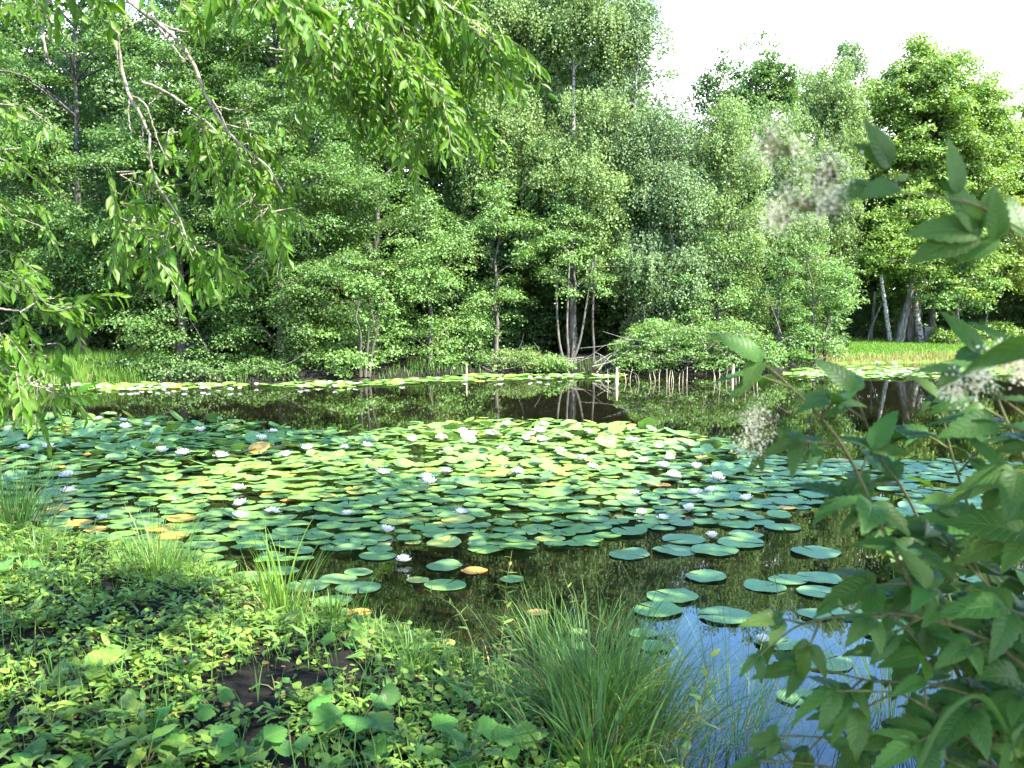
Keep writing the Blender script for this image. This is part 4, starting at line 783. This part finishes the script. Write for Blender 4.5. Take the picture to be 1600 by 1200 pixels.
for c_, D, n, dv, kw in [([(225, 270), (255, 320), (290, 372)], 3.75, 13, (.15, 0, -.9), dict(L0=.12, L1=.26)), ([(170, 260), (205, 285), (240, 300)], 3.7, 6, (-.2, 0, -.9), dict(L0=.08, L1=.16)), ([(300, 200), (345, 205), (385, 245), (430, 290)], 3.85, 26, (.4, 0, -.7), dict(L0=.1, L1=.22)),
                         ([(380, 170), (400, 230), (440, 310)], 3.9, 16, (.35, 0, -.8), dict(L0=.08, L1=.2)), ([(230, 350), (270, 375), (320, 385), (350, 400)], 3.6, 18, (.1, 0, -.9), dict(L0=.1, L1=.2)), ([(270, 200), (320, 240), (360, 300)], 3.85, 10, (.2, 0, -.8), dict(L0=.08, L1=.16)),
                         ([(290, 160), (315, 160), (330, 170)], 3.7, 3, (-.2, 0, -.6), dict(L0=.06, L1=.1)), ([(180, 285), (210, 340), (230, 370)], 3.6, 10, (.1, 0, -.9), dict(L0=.12, L1=.22)), ([(370, 310), (430, 330), (450, 350)], 3.8, 12, (.2, 0, -.9), dict(L0=.1, L1=.2)),
                         ([(-60, 400), (0, 440), (60, 470), (90, 490)], 3.4, 20, (.5, 0, -.6), dict(L0=.12, L1=.22)), ([(-60, 140), (0, 160), (50, 170)], 3.5, 10, (.4, 0, -.7), dict(L0=.07, L1=.14)), ([(-60, 470), (0, 520), (45, 560)], 3.4, 18, (.4, 0, -.8), dict(L0=.1, L1=.2)), ([(-40, 540), (30, 590), (80, 620)], 3.3, 16, (.3, 0, -.8), dict(L0=.08, L1=.15)),
                         ([(-60, 210), (-20, 230), (0, 240)], 3.5, 8, (.3, 0, -.8), dict(L0=.08, L1=.14)), ([(-60, 300), (-10, 330), (30, 340)], 3.6, 9, (.4, 0, -.7), dict(L0=.08, L1=.14)), ([(-60, -40), (60, -10), (150, -20)], 3.2, 18, (.3, 0, -.8), dict(L0=.06, L1=.12, leaf=.07, aspect=.4)), ([(80, -50), (200, -30), (300, -20)], 3.2, 14, (.3, 0, -.8), dict(L0=.05, L1=.09, leaf=.07, aspect=.4)),
                         ([(290, -60), (400, -20), (480, 0)], 3.3, 24, (.3, 0, -.8), dict(L0=.08, L1=.16, leaf=.075, aspect=.38)), ([(420, -40), (540, 20), (600, 40)], 3.5, 22, (.2, 0, -.9), dict(L0=.1, L1=.22)), ([(620, -50), (680, -20), (730, 10)], 4.2, 16, (.35, 0, -.8), {}),
                         ([(100, 620), (40, 600), (-40, 590)], 3.2, 10, (.3, 0, -.8), dict(L0=.06, L1=.12)), ([(120, 260), (60, 240), (-40, 220)], 3.6, 0, (.3, 0, -.8), {})]:
    if n: twiglets(c_, D, n, dv, t0=.0, tb=tw, **kw)
tw.obj('twigs', M['twig'], root); n0 = None
crown_q = q; crown_q.obj('unseen_shade_crown', M['crown'], root, smooth=False); fol.obj('foliage', M['willow'], root)  # willow crown above the view, shaped for the shadow it throws

# ------------------------------------------------------------------ near bank plants
def leaf_template(n=9, w=.36, serr=.05, fold=.10, droop=.22, shape=1.0, lobes=0.):
    V = []; UV = []; ts = np.linspace(0, 1, n)
    for i, t_ in enumerate(ts):
        ww = w * (math.sin(math.pi * t_ ** (.72 * shape)) ** .8 if 0 < t_ < 1 else .0) + .006
        ww *= 1 + (serr if i % 2 else -serr) + lobes * math.sin(t_ * 19)
        z = -droop * t_ * t_
        for u in (-1, -.5, 0, .5, 1): V.append((u * ww, t_ - (.04 if abs(u) == 1 and i % 2 == 0 else 0), z + fold * abs(u) * ww / w * (1 - .6 * abs(u)) + (.02 * math.sin(9 * t_) * abs(u)))); UV.append((u, t_))
    F = [(i * 5 + j, i * 5 + j + 1, i * 5 + j + 6, i * 5 + j + 5) for i in range(n - 1) for j in range(4)]
    return np.array(V), F, np.array(UV)
M['weed'] = leaf_mat('weed_leaf', (.15, .25, .032), rough=.42, hue=.025, val=.35, tmix=.35, veins=5)
M['weed_dark'] = leaf_mat('dark_weed_leaf', (.11, .205, .035), rough=.4, hue=.02, val=.3, tmix=.3, veins=5)
M['broad'] = leaf_mat('broad_weed_leaf', (.08, .20, .03), rough=.42, hue=.02, val=.25, tmix=.38, veins=6)
M['shrub_leaf'] = leaf_mat('shrub_leaf', (.052, .122, .018), rough=.48, spec=.35, hue=.018, val=.3, tmix=.34, veins=9, vs=.14)
M['stem'] = bark_mat('green_stem', (.09, .14, .04), (.16, .12, .06), sc=(30, 30, 8), bump=.2)
M['stem_brown'] = bark_mat('brown_stem', (.07, .06, .025), (.11, .13, .045), sc=(30, 30, 8), bump=.2)
OV = leaf_template(7, .30, .02, .12, .25); LAN = leaf_template(7, .16, .0, .10, .3); RND = leaf_template(9, .52, .05, .10, .18, 1.15)
rg = np.random.default_rng(131)
def dens(x, y):
    q = to_px(np.stack([x, y, ground(x, y)], -1)); px, py = q[..., 0], q[..., 1]; d = .85 + .45 * vnoise(x, y, 2.6, 41) + .3 * vnoise(x, y, 7, 42)
    for (a, b_, ra, rb, s_) in [(410, 1075, 90, 28, 1.05), (235, 958, 50, 12, 1.1), (60, 1035, 60, 20, .7), (330, 1110, 70, 18, .9), (420, 1150, 40, 20, .6), (250, 1065, 40, 15, .6)]:
        d = d - s_ * np.exp(-((px - a) / ra) ** 2 - ((py - b_) / rb) ** 2)
    return d
NP = 19000
x = rg.uniform(-5.5, 1.6, NP); y = rg.uniform(1.0, 8.8, NP); sd = sdist(x, y); k_ = (sd > -.06) & (rg.random(NP) < np.clip(dens(x, y), 0, 1)) & (sd < 3.4)
x, y = x[k_], y[k_]; z = ground(x, y); n = len(x); q = MB()
for tpl, mi, fr, s0, s1, rise, cnt in [(OV, 0, .60, .014, .042, .05, 8), (LAN, 1, .24, .03, .085, .05, 6), (RND, 0, .16, .015, .035, .06, 6)]:
    m_ = rg.random(n) < fr; xi, yi, zi = x[m_], y[m_], z[m_]; idx = np.repeat(np.arange(len(xi)), cnt); mm = len(idx); th = rg.uniform(0, 6.28, mm); el = rg.uniform(-.1, .9, mm)
    fw = np.stack([np.cos(th) * np.cos(el), np.sin(th) * np.cos(el), np.sin(el)], 1); nn = np.stack([-np.cos(th) * np.sin(el), -np.sin(th) * np.sin(el), np.cos(el)], 1) + rg.normal(0, .25, (mm, 3)); R, Fw, Nn = frames(nn, fw)
    hgt = rg.uniform(.004, rise * 1.5, mm); rr = rg.uniform(.005, .05, mm); pos = np.stack([xi[idx] + np.cos(th) * rr, yi[idx] + np.sin(th) * rr, np.maximum(zi[idx], 0) + hgt], 1)
    q.inst(tpl[0], tpl[1], pos, R, Fw, Nn, rg.uniform(s0, s1, mm) * rg.choice([.8, 1, 1.35], mm), tpl[2], mi)
tag(q.obj('ground_cover', [M['weed'], M['weed_dark']]), 'low leafy weeds covering the near bank between patches of bare soil', kind='stuff')
q = MB(); n = 34000; x = rg.uniform(-5.5, 1.3, n); y = rg.uniform(2.5, 9, n); sd = sdist(x, y); k_ = (sd > -.12) & (rg.random(n) < np.clip(.25 + .5 * vnoise(x, y, 1.6, 51) + .5 * np.exp(-sd / .5), 0, 1)) & (sd < 2.5) & (dens(x, y) > .1)
x, y = x[k_], y[k_]; th = rg.uniform(0, 6.28, len(x)); blades(q, np.stack([x, y, ground(x, y) - .01], 1), rg.uniform(.06, .22, len(x)), np.stack([np.cos(th), np.sin(th)], 1) * rg.random(len(x))[:, None], .005, rg.uniform(.1, .5, len(x)), 4)
tag(q.obj('bank_grass', M['grass']), 'thin scattered grass blades growing through the near bank weeds', 'grass', kind='stuff')
# dead leaf litter
M['litter'] = leaf_mat('dead_leaf', (.14, .085, .04), rough=.8, spec=.2, hue=.03, val=.5, tmix=.1)
q = MB(); n = 2600; x = rg.uniform(-4.5, 1, n); y = rg.uniform(2.5, 7.5, n); k_ = sdist(x, y) > .05; x, y = x[k_], y[k_]; n = len(x); R, Fw, Nn = frames(nrm(rg.normal(0, .3, (n, 3)) + [0, 0, 1]), nrm(rg.normal(0, 1, (n, 3)) * [1, 1, .1]))
q.inst(OV[0], OV[1], np.stack([x, y, ground(x, y) + .008], 1), R, Fw, Nn, rg.uniform(.015, .045, n), OV[2]); tag(q.obj('leaf_litter', M['litter']), 'brown dead leaves lying on the dark soil of the near bank', kind='stuff')

def rosette(name, label, px, py, nl, ln, tpl, mt, el0=.2, el1=.9, stalk_=.06, cat='plant', seed=0, facing=None):
    rg = np.random.default_rng(seed + int(px * 7 + py)); g_ = PW(px, py, .2); g_ = PW(px, py, float(ground(g_[0], g_[1]))); gz = max(0, float(ground(g_[0], g_[1])))
    root = thing(name, (g_[0], g_[1], gz), label, cat); q = MB(); s_ = MB()
    for i in range(nl):
        th = i * 2.4 + rg.normal(0, .3); el = rg.uniform(el0, el1); d = np.array([math.cos(th) * math.cos(el), math.sin(th) * math.cos(el), math.sin(el)]); b_ = np.array([g_[0], g_[1], gz]); e = b_ + d * stalk_ * rg.uniform(.6, 1.3) + [0, 0, stalk_ * .4]
        tube(s_, [b_, (b_ + e) / 2 + [0, 0, .01], e], [.003, .0025, .002], 5); el2 = rg.uniform(-.3, .35); fw = np.array([[math.cos(th) * math.cos(el2), math.sin(th) * math.cos(el2), math.sin(el2)]]); nn = np.array([[0, 0, 1.]]) + rg.normal(0, .3, (1, 3)) + (np.array([[0, -.35, 0]]))
        R, Fw, Nn = frames(nn, fw); q.inst(tpl[0], tpl[1], e[None], R, Fw, Nn, np.array([ln * rg.uniform(.65, 1.15)]), tpl[2])
    s_.obj('stalks', M['stem'], root); q.obj('leaves', M[mt], root); return root
BR = leaf_template(13, .50, .06, .12, .2, 1.1)
for lb, a in [('large broad leaved weed with a bright folded leaf beside the sedge tussock', (555, 1150, 6, .15)), ('broad rounded leaves at the bottom edge below the folded leaf plant', (720, 1205, 6, .13)), ('broad leaved weed with toothed leaves right of the bare soil', (650, 1185, 5, .12)),
              ('broad leaved weed standing at the bottom of the bare soil patch', (455, 1170, 5, .10)), ('upright broad leaved weed left of the bare soil at the bottom', (310, 1185, 6, .11)), ('bright yellow green lobed weed in the sun beside the bare soil', (500, 1095, 6, .055)),
              ('bluish toothed weed near the bottom left of the soil patch', (280, 1155, 5, .085)), ('broad weed leaves at the lower left corner', (40, 1180, 6, .10)), ('round leaved weed along the bottom edge left of the middle', (390, 1205, 6, .10)), ('toothed weed in front of the soil patch with a tall leaf', (330, 1110, 5, .085)),
              ('small lobed weed on the right rim of the bare soil', (430, 1080, 5, .06)), ('broad bright leaves on the left bank above the water edge', (20, 905, 7, .13)), ('big dock leaves near the bottom between the weeds and the sedge', (780, 1190, 6, .12)), ('broad leaved weed at the bottom left third', (150, 1190, 6, .09)), ('shaded broad leaved weed beside the shore grasses', (540, 1005, 7, .09))]:
    rosette('broadleaf_plant', lb, a[0], a[1], a[2], a[3] * .82, BR, 'broad', seed=3, stalk_=a[3] * .8)
for lb, a in [('long narrow leaved dock standing on the left of the near bank', (115, 1075, 5, .19)), ('narrow leaved dock with upright leaves at the bottom middle left', (185, 1120, 6, .12)), ('lance leaved weed growing left of the soil patch', (250, 1010, 6, .09)), ('narrow leaved weed clump at the bottom left', (80, 1130, 7, .10)), ('bright narrow leaved weed in the sunny part of the bank', (310, 985, 7, .085)), ('lance leaved clump along the bottom edge', (230, 1195, 7, .11)), ('bright rosette of narrow leaves beside the soil patch', (185, 1165, 8, .09))]:
    rosette('dock_plant', lb, a[0], a[1], a[2], a[3], leaf_template(9, .20, .02, .1, .3), 'weed', .4, 1.2, seed=5)

def tuft(name, label, px, py, n, L0, L1, w, mt, spread, lean=1.0, bend=.6, bias=(0, 0), seed=1, zb=None, cat='grass'):
    rg = np.random.default_rng(seed); g_ = PW(px, py, .1); gz = max(-.05, float(ground(g_[0], g_[1]))) if zb is None else zb; g_ = PW(px, py, gz)
    r_ = np.abs(rg.normal(0, spread, n)); th = rg.uniform(0, 6.28, n); b_ = np.stack([g_[0] + r_ * np.cos(th), g_[1] + r_ * np.sin(th), np.full(n, gz - .03)], 1)
    ln = np.stack([np.cos(th) + bias[0], np.sin(th) + bias[1]], 1) * (lean * rg.uniform(.2, 1, n))[:, None] + rg.normal(0, .2, (n, 2)); q = MB()
    blades(q, b_, rg.uniform(L0, L1, n), ln, w * rg.uniform(.6, 1.2, n), rg.uniform(.15, bend, n), 9, rg=rg); root = thing(name, (g_[0], g_[1], gz), label, cat); q.obj('blades', M[mt], root)
    k_ = max(4, n // 7); q = MB(); blades(q, b_[:k_], rg.uniform(L0, L1, k_) * .85, ln[:k_] * 1.3 + rg.normal(0, .3, (k_, 2)), w * .8, rg.uniform(.3, 1.0, k_), 9, rg=rg); q.obj('dry_blades', M['dry_grass'], root); return root
tuft('sedge_tussock', 'big arching sedge tussock at the water edge in the lower middle', 925, 1145, 620, .35, .75, .006, 'sedge', .16, 1.15, .8, (.1, .2), 1, cat='sedge')
tuft('sedge_tussock', 'dense fine sedge tussock spilling right over the blue reflection', 1000, 1180, 480, .30, .66, .0045, 'sedge', .17, 1.2, .85, (.5, .3), 2, cat='sedge')
tuft('sedge_tussock', 'coarse bladed sedge at the bottom edge in front of the big tussock', 930, 1215, 130, .25, .5, .010, 'sedge', .09, 1.0, .7, (0, 0), 3, cat='sedge')
tuft('grass_tuft', 'tall bright grass tuft rising in front of the pads at the left middle', 440, 975, 70, .30, .68, .009, 'lawn_grass', .07, .55, .35, (0, 0), 4)
tuft('grass_tuft', 'fine dark grass tuft growing out of the water left of the bright tuft', 245, 905, 170, .25, .6, .005, 'grass', .12, 1.0, .4, (0, 0), 5)
tuft('grass_tuft', 'bluish grass tuft on the left edge of the bank against the pads', 25, 835, 170, .35, .75, .008, 'sedge', .16, .9, .4, (.2, 0), 6)
tuft('grass_tuft', 'sparse grass tuft between the bright tuft and the orange pad', 520, 975, 60, .15, .35, .006, 'lawn_grass', .10, .8, .5, (0, 0), 7)
tuft('grass_tuft', 'grass blades at the left bank below the bluish tuft', 60, 880, 120, .12, .35, .006, 'grass', .2, .8, .4, (0, 0), 8)
tuft('grass_tuft', 'light grass tuft leaning over the water left of the big sedge tussock', 860, 1040, 90, .25, .5, .006, 'lawn_grass', .08, .8, .5, (0, 0), 9)
tuft('grass_tuft', 'low grass tuft beside the yellow floating leaf', 640, 1050, 80, .12, .3, .006, 'grass', .12, .9, .5, (0, 0), 10)
tuft('rush_clump', 'thin curved rush stems over the blue sky reflection', 1150, 1165, 190, .35, .9, .0032, 'grass', .22, 1.5, .75, (0, 0), 11, 0, 'rush')
tuft('rush_clump', 'thin dark rush stems in the water behind the leafy stems', 1390, 1130, 150, .4, .9, .0035, 'grass', .25, 1.4, .6, (0, 0), 12, 0, 'rush')
tuft('rush_clump', 'dark rush stems standing at the lower right behind the shrub', 1500, 1060, 60, .3, .7, .0035, 'grass', .2, 1.0, .5, (0, 0), 13, 0, 'rush')
def weed_stem(label, path_px, D, nleaf, ln, tpl, mt, r=.003, name='willowherb', stemm='stem', seed=0):
    rg = np.random.default_rng(seed); pts = np.array([P(a, b_, D) for a, b_ in path_px]); sp = smooth_path(pts, 20); root = thing(name, pts[0], label, 'plant'); q = MB(); tube(q, sp, np.linspace(r, r * .4, len(sp)), 6); q.obj('stem', M[stemm], root); q = MB()
    for i in range(nleaf):
        k_ = int((.15 + .85 * i / nleaf) * (len(sp) - 1)); th = i * 2.2 + rg.normal(0, .3); t_ = nrm(sp[min(k_ + 1, len(sp) - 1)] - sp[k_ - 1]); side = nrm(np.cross(t_, [math.cos(th), math.sin(th), .2])); fw = nrm(t_ * .6 + side + [0, 0, -.1])[None]; R, Fw, Nn = frames(nrm(t_ + rg.normal(0, .3, 3))[None], fw)
        q.inst(tpl[0], tpl[1], sp[k_][None], R, Fw, Nn, np.array([ln * (1.1 - .6 * i / nleaf) * rg.uniform(.7, 1.1)]), tpl[2])
    q.obj('leaves', M[mt], root); return root
for lb, pth, D, nl, ln in [('upright leafy willowherb with narrow leaves above the floating yellow leaf', [(790, 1080), (800, 990), (790, 930), (800, 860)], 4.6, 22, .09), ('leaning willowherb stem left of the big sedge tussock', [(750, 1120), (745, 1040), (720, 960), (665, 920)], 4.2, 18, .085), ('broad leaved stem with a yellowing leaf beside the sedge', [(770, 1130), (775, 1050), (785, 990), (790, 950)], 4.3, 14, .10), ('dark leafy stem low beside the tussock', [(700, 1150), (705, 1090), (700, 1030), (690, 980)], 4.1, 16, .09),
                            ('thin leafy stem arching over the water behind the tussock', [(1000, 1080), (960, 990), (900, 940), (870, 870)], 4.4, 14, .06), ('slim stem with narrow leaves at the blue reflection', [(1060, 1210), (1085, 1130), (1105, 1060), (1110, 1010)], 2.9, 9, .09), ('feathery stem reaching from the left bank toward the pads', [(330, 1000), (340, 950), (380, 925), (440, 915)], 5.3, 16, .05), ('short leafy stem in the left bank near the orange pads', [(95, 900), (100, 870), (105, 845)], 7.0, 9, .08), ('leafy stem beside the blue reflection near the single white lily', [(1190, 1000), (1205, 960), (1215, 930), (1205, 880)], 4.2, 8, .05)]:
    weed_stem(lb, pth, D, nl, ln, leaf_template(7, .13, .0, .1, .3), 'weed', seed=len(lb))

# ------------------------------------------------------------------ leafy stems in the right foreground
LB = leaf_template(15, .235, .055, .16, .42, .95)
def compound(q, sq, b_, d, ln, rg, up=np.array([0, 0, 1.]), pairs=1):
    """one compound leaf: petiole, side leaflets, larger drooping end leaflet"""
    d = nrm(d); pl = ln * (.45 + .35 * pairs); side = nrm(np.cross(d, up)); e = b_ + d * pl + np.array([0, 0, -.12 * pl])
    tube(sq, [b_, (b_ + e) / 2 + [0, 0, .02 * pl], e], [.0022, .0018, .0014], 5)
    items = [(e, d + [0, 0, -.25], 1.12)]
    for k_ in range(pairs):
        f = .95 - .42 * k_; p_ = b_ + (e - b_) * f
        for s_ in (-1, 1): items.append((p_, d * .55 + side * s_ * 1.0 + [0, 0, -.12 - .15 * rg.random()], .92 - .15 * k_))
    for (p_, f_, s_) in items:
        fw = nrm(np.array(f_) + rg.normal(0, .14, 3))[None]; nn = nrm(up + rg.normal(0, .22, 3))[None]; R, Fw, Nn = frames(nn, fw); z_ = ln * s_ * rg.uniform(.85, 1.12); q.inst(LB[0], LB[1], p_[None], R, Fw, Nn, np.array([[z_ * rg.uniform(.9, 1.15), z_, z_]]), LB[2])
def shrub(name, label, stems, seed, bare=False, spacing=.055, ln=.075, mt='shrub_leaf', up=(.05, -.42, .85), cat='plant'):
    rg = np.random.default_rng(seed); q = MB(); sq = MB(); root = None
    for path, r0 in stems:
        pts = np.array([P(*a) for a in path]); sp = smooth_path(pts, 40)
        if root is None: root = thing(name, pts[0], label, cat)
        tube(sq, sp, np.linspace(r0 * .72, r0 * .28, len(sp)), 7); seg = np.linalg.norm(np.diff(sp, axis=0), axis=1); cum = np.concatenate([[0], np.cumsum(seg)]); Lt = cum[-1]; k_ = 0; s_ = spacing * .5
        while s_ < Lt and not bare:
            i = min(np.searchsorted(cum, s_), len(sp) - 1); t_ = nrm(sp[min(i + 1, len(sp) - 1)] - sp[i - 1]); th = k_ * 2.4 + rg.normal(0, .35); a1 = nrm(np.cross(t_, [.2, 1, .1])); a2 = np.cross(t_, a1)
            d = t_ * .75 + (a1 * math.cos(th) + a2 * math.sin(th)) * .95 + np.array([0, 0, .12]); frac = s_ / Lt
            compound(q, sq, sp[i], d, ln * rg.uniform(.8, 1.15) * (1.05 - .3 * frac ** 3), rg, np.array(up), 1 + (rg.random() < .35)); s_ += spacing * rg.uniform(.8, 1.2); k_ += 1
        if not bare: compound(q, sq, sp[-1], nrm(sp[-1] - sp[-3]), ln * .8, rg, np.array(up), 1)
    for (b_, t_, D_) in (bare or []):
        A_ = P(*b_, D_); B_ = P(*t_, D_ + rg.uniform(-.03, .02)); fw = nrm(B_ - A_)[None]; ln_ = np.linalg.norm(B_ - A_) * 1.05
        R, Fw, Nn = frames(nrm(np.array([rg.normal(0, .3), -.75, .5]))[None], fw); q.inst(LB[0], LB[1], A_[None], R, Fw, Nn, np.array([[ln_ * 1.05, ln_, ln_ * .6]]), LB[2])
    sq.obj('stems', M['stem_brown'] if not bare else M['stem'], root); q.obj('leaves', M[mt], root); return root
shrub('meadowsweet_plant', 'tall leafy stem with toothed pointed leaves leaning left across the pads', [([(1590, 1330, 1.5), (1500, 1060, 1.46), (1400, 870, 1.42), (1335, 730, 1.38), (1285, 655, 1.35), (1222, 592, 1.33)], .0055), ([(1560, 1150, 1.52), (1470, 900, 1.5), (1420, 780, 1.48), (1375, 715, 1.46), (1350, 650, 1.45)], .004)], 1)
shrub('meadowsweet_plant', 'leafy stem with dark toothed leaves at the right, its tip against the mirrored trees', [([(1600, 1330, 1.6), (1580, 1050, 1.6), (1530, 850, 1.58), (1490, 720, 1.56), (1475, 660, 1.55)], .005)], 2)
shrub('meadowsweet_plant', 'leafy stem rising along the right edge above the raft of shaded pads', [([(1660, 1300, 1.4), (1650, 950, 1.42), (1610, 750, 1.42), (1570, 650, 1.42), (1545, 590, 1.42)], .005), ([(1690, 900, 1.3), (1640, 720, 1.3), (1600, 600, 1.3)], .004)], 3)
shrub('meadowsweet_plant', 'low branch of toothed leaves stretching left over the blue reflection beside the single white lily', [([(1680, 1120, 1.25), (1560, 1010, 1.27), (1440, 965, 1.30), (1340, 960, 1.32), (1255, 975, 1.34), (1215, 1000, 1.35)], .0045)], 4, ln=.05, spacing=.04)
shrub('meadowsweet_plant', 'broad bluish green leaves spreading over the bottom right reflection', [([(1700, 1250, 1.3), (1580, 1120, 1.32), (1460, 1070, 1.34), (1370, 1065, 1.36), (1300, 1050, 1.36)], .0045), ([(1640, 1300, 1.3), (1520, 1160, 1.3), (1420, 1090, 1.3), (1360, 1080, 1.3)], .004)], 5)
shrub('bramble_plant', 'low leafy growth along the bottom edge at the right', [([(1620, 1330, 1.4), (1480, 1210, 1.42), (1360, 1160, 1.44), (1250, 1150, 1.46)], .004), ([(1500, 1350, 1.4), (1400, 1240, 1.4), (1300, 1200, 1.42), (1220, 1190, 1.44)], .004), ([(1640, 1330, 1.25), (1540, 1220, 1.27), (1440, 1170, 1.3)], .004)], 6, ln=.055, spacing=.04)
shrub('meadowsweet_plant', 'dark mass of overlapping leaves in the lower right corner', [([(1700, 1330, 1.35), (1640, 1100, 1.4), (1580, 960, 1.42), (1520, 890, 1.42)], .005), ([(1720, 1200, 1.3), (1670, 1000, 1.3), (1620, 860, 1.32), (1590, 790, 1.32)], .005), ([(1600, 1330, 1.5), (1560, 1180, 1.5), (1520, 1060, 1.5), (1460, 960, 1.5)], .005), ([(1700, 1150, 1.6), (1620, 1000, 1.62), (1540, 940, 1.62), (1450, 930, 1.62)], .005)], 7, ln=.085)
# upper sprig with cream flower heads
M['cream'] = leaf_mat('cream_blossom', (.86, .80, .55), rough=.7, spec=.2, hue=.01, val=.12, tmix=.45, trans=(.85, .82, .6))
STAR = np.array([(-.5, 0, 0), (0, .5, .1), (.5, 0, 0), (0, -.5, .1)])
def plume(root, heads, seed, n=330, size=.0042):
    rg = np.random.default_rng(seed)
    for (px, py, D, rad) in heads:
        c = P(px, py, D); q = MB(); s_ = MB(); k = 12; dirs = nrm(rg.normal(size=(k, 3)) * [1, .6, .8] + [-.5, 0, .1]); subs = c + dirs * rad * rg.uniform(.3, .9, k)[:, None]
        for sb in subs: tube(s_, [c + [rad * .5, 0, -rad * .2], (c + sb) / 2, sb], [.0012, .001, .0007], 4)
        idx = rg.integers(k, size=n); pos = subs[idx] + rg.normal(size=(n, 3)) * rad * .30; R, Fw, Nn = frames(nrm(rg.normal(size=(n, 3))), nrm(rg.normal(size=(n, 3))))
        q.inst(STAR, [(0, 1, 2, 3)], pos, R, Fw, Nn, size * rg.uniform(.5, 1.3, n)); o_ = q.obj('flower_head', M['cream'], root, smooth=False); n0_ = s_.obj('flower_stalks', M['stem'], o_) if False else s_.obj('flower_stalks', M['stem'], root)
sp = shrub('meadowsweet_plant', 'out of focus sprig with cream feathery flowers and pointed leaves in the upper right', [([(1760, 470, .95), (1680, 400, .95), (1600, 360, .95), (1530, 322, .94), (1480, 310, .93), (1400, 300, .92), (1340, 292, .91), (1300, 290, .90)], .0022), ([(1545, 372, .95), (1531, 360, .95), (1500, 318, .94)], .0015), ([(1402, 292, .92), (1390, 259, .92)], .0012)], 22,
    bare=[((1390, 259), (1345, 221), .92), ((1390, 259), (1368, 193), .92), ((1357, 292), (1299, 307), .9), ((1357, 290), (1321, 272), .9), ((1400, 289), (1355, 294), .91), ((1400, 281), (1422, 271), .92), ((1494, 300), (1497, 218), .94), ((1531, 360), (1492, 282), .95), ((1531, 360), (1432, 350), .95), ((1528, 362), (1432, 393), .95), ((1533, 356), (1545, 298), .95), ((1556, 374), (1566, 302), .95), ((1561, 375), (1500, 402), .95), ((1600, 370), (1585, 300), .96)])
plume(sp, [(1214, 232, .9, .023), (1288, 268, .9, .026), (1250, 318, .9, .028), (1300, 322, .9, .018), (1222, 338, .9, .018)], 3, n=380, size=.0022)
sp = shrub('meadowsweet_plant', 'short flowering sprig with cream blossom before the lawn at the right edge', [([(1720, 760, 1.1), (1640, 680, 1.1), (1575, 630, 1.1), (1530, 600, 1.1)], .003)], 12, ln=.05, spacing=.06)
plume(sp, [(1500, 600, 1.1, .022), (1575, 555, 1.1, .02), (1530, 590, 1.1, .016), (1600, 570, 1.1, .02)], 5)
sp = shrub('meadowsweet_plant', 'faded flower sprig hanging left of the tall leafy stem over the dark water', [([(1330, 720, 1.42), (1290, 690, 1.42), (1240, 680, 1.42), (1205, 700, 1.42)], .0018)], 14, ln=.03, spacing=.07)
plume(sp, [(1195, 650, 1.42, .03), (1180, 690, 1.42, .025)], 7, n=420, size=.003)
# one long curved leaf at the right edge and two arching broad grass blades
def strip_leaf(name, label, path, w, mt, cat='leaf'):
    pts = np.array([P(*a) for a in path]); sp_l = smooth_path(pts, 24); n = len(sp_l); t_ = np.linspace(0, 1, n); tan = nrm(np.gradient(sp_l, axis=0)); side = nrm(np.cross(tan, [0, .55, .35])); ww = w * np.minimum(1, (1 - t_) * 2.2 + .02) * np.minimum(1, .35 + t_ * 3)
    V = []; UV = []
    for i in range(n):
        for u in (-1, -.5, 0, .5, 1): V.append(sp_l[i] + side[i] * u * ww[i] + np.array([0, -.004 * abs(u), 0.10 * w * abs(u)])); UV.append((u, t_[i]))
    F = [(i * 5 + j, i * 5 + j + 1, i * 5 + j + 6, i * 5 + j + 5) for i in range(n - 1) for j in range(4)]
    root = thing(name, pts[0], label, cat); q = MB(); q.add(V, F, UV); q.obj('blade', M[mt], root)
strip_leaf('long_leaf', 'long dark curved leaf pointing left in front of the lawn at the right edge', [(1700, 545, .8), (1640, 540, .8), (1580, 548, .8), (1530, 568, .8), (1492, 592, .8)], .013, 'shrub_leaf')
strip_leaf('broad_grass', 'broad arching dewy grass blade crossing the lower right leaves', [(1400, 1290, 1.0), (1440, 1180, 1.0), (1480, 1110, 1.0), (1530, 1086, 1.0), (1570, 1140, 1.0), (1590, 1200, 1.0)], .0042, 'sedge', 'grass')
strip_leaf('broad_grass', 'broad upright grass blade in the lower right corner', [(1560, 1290, 1.0), (1565, 1200, 1.0), (1580, 1150, 1.0), (1610, 1130, 1.0), (1650, 1180, 1.0)], .005, 'sedge', 'grass')
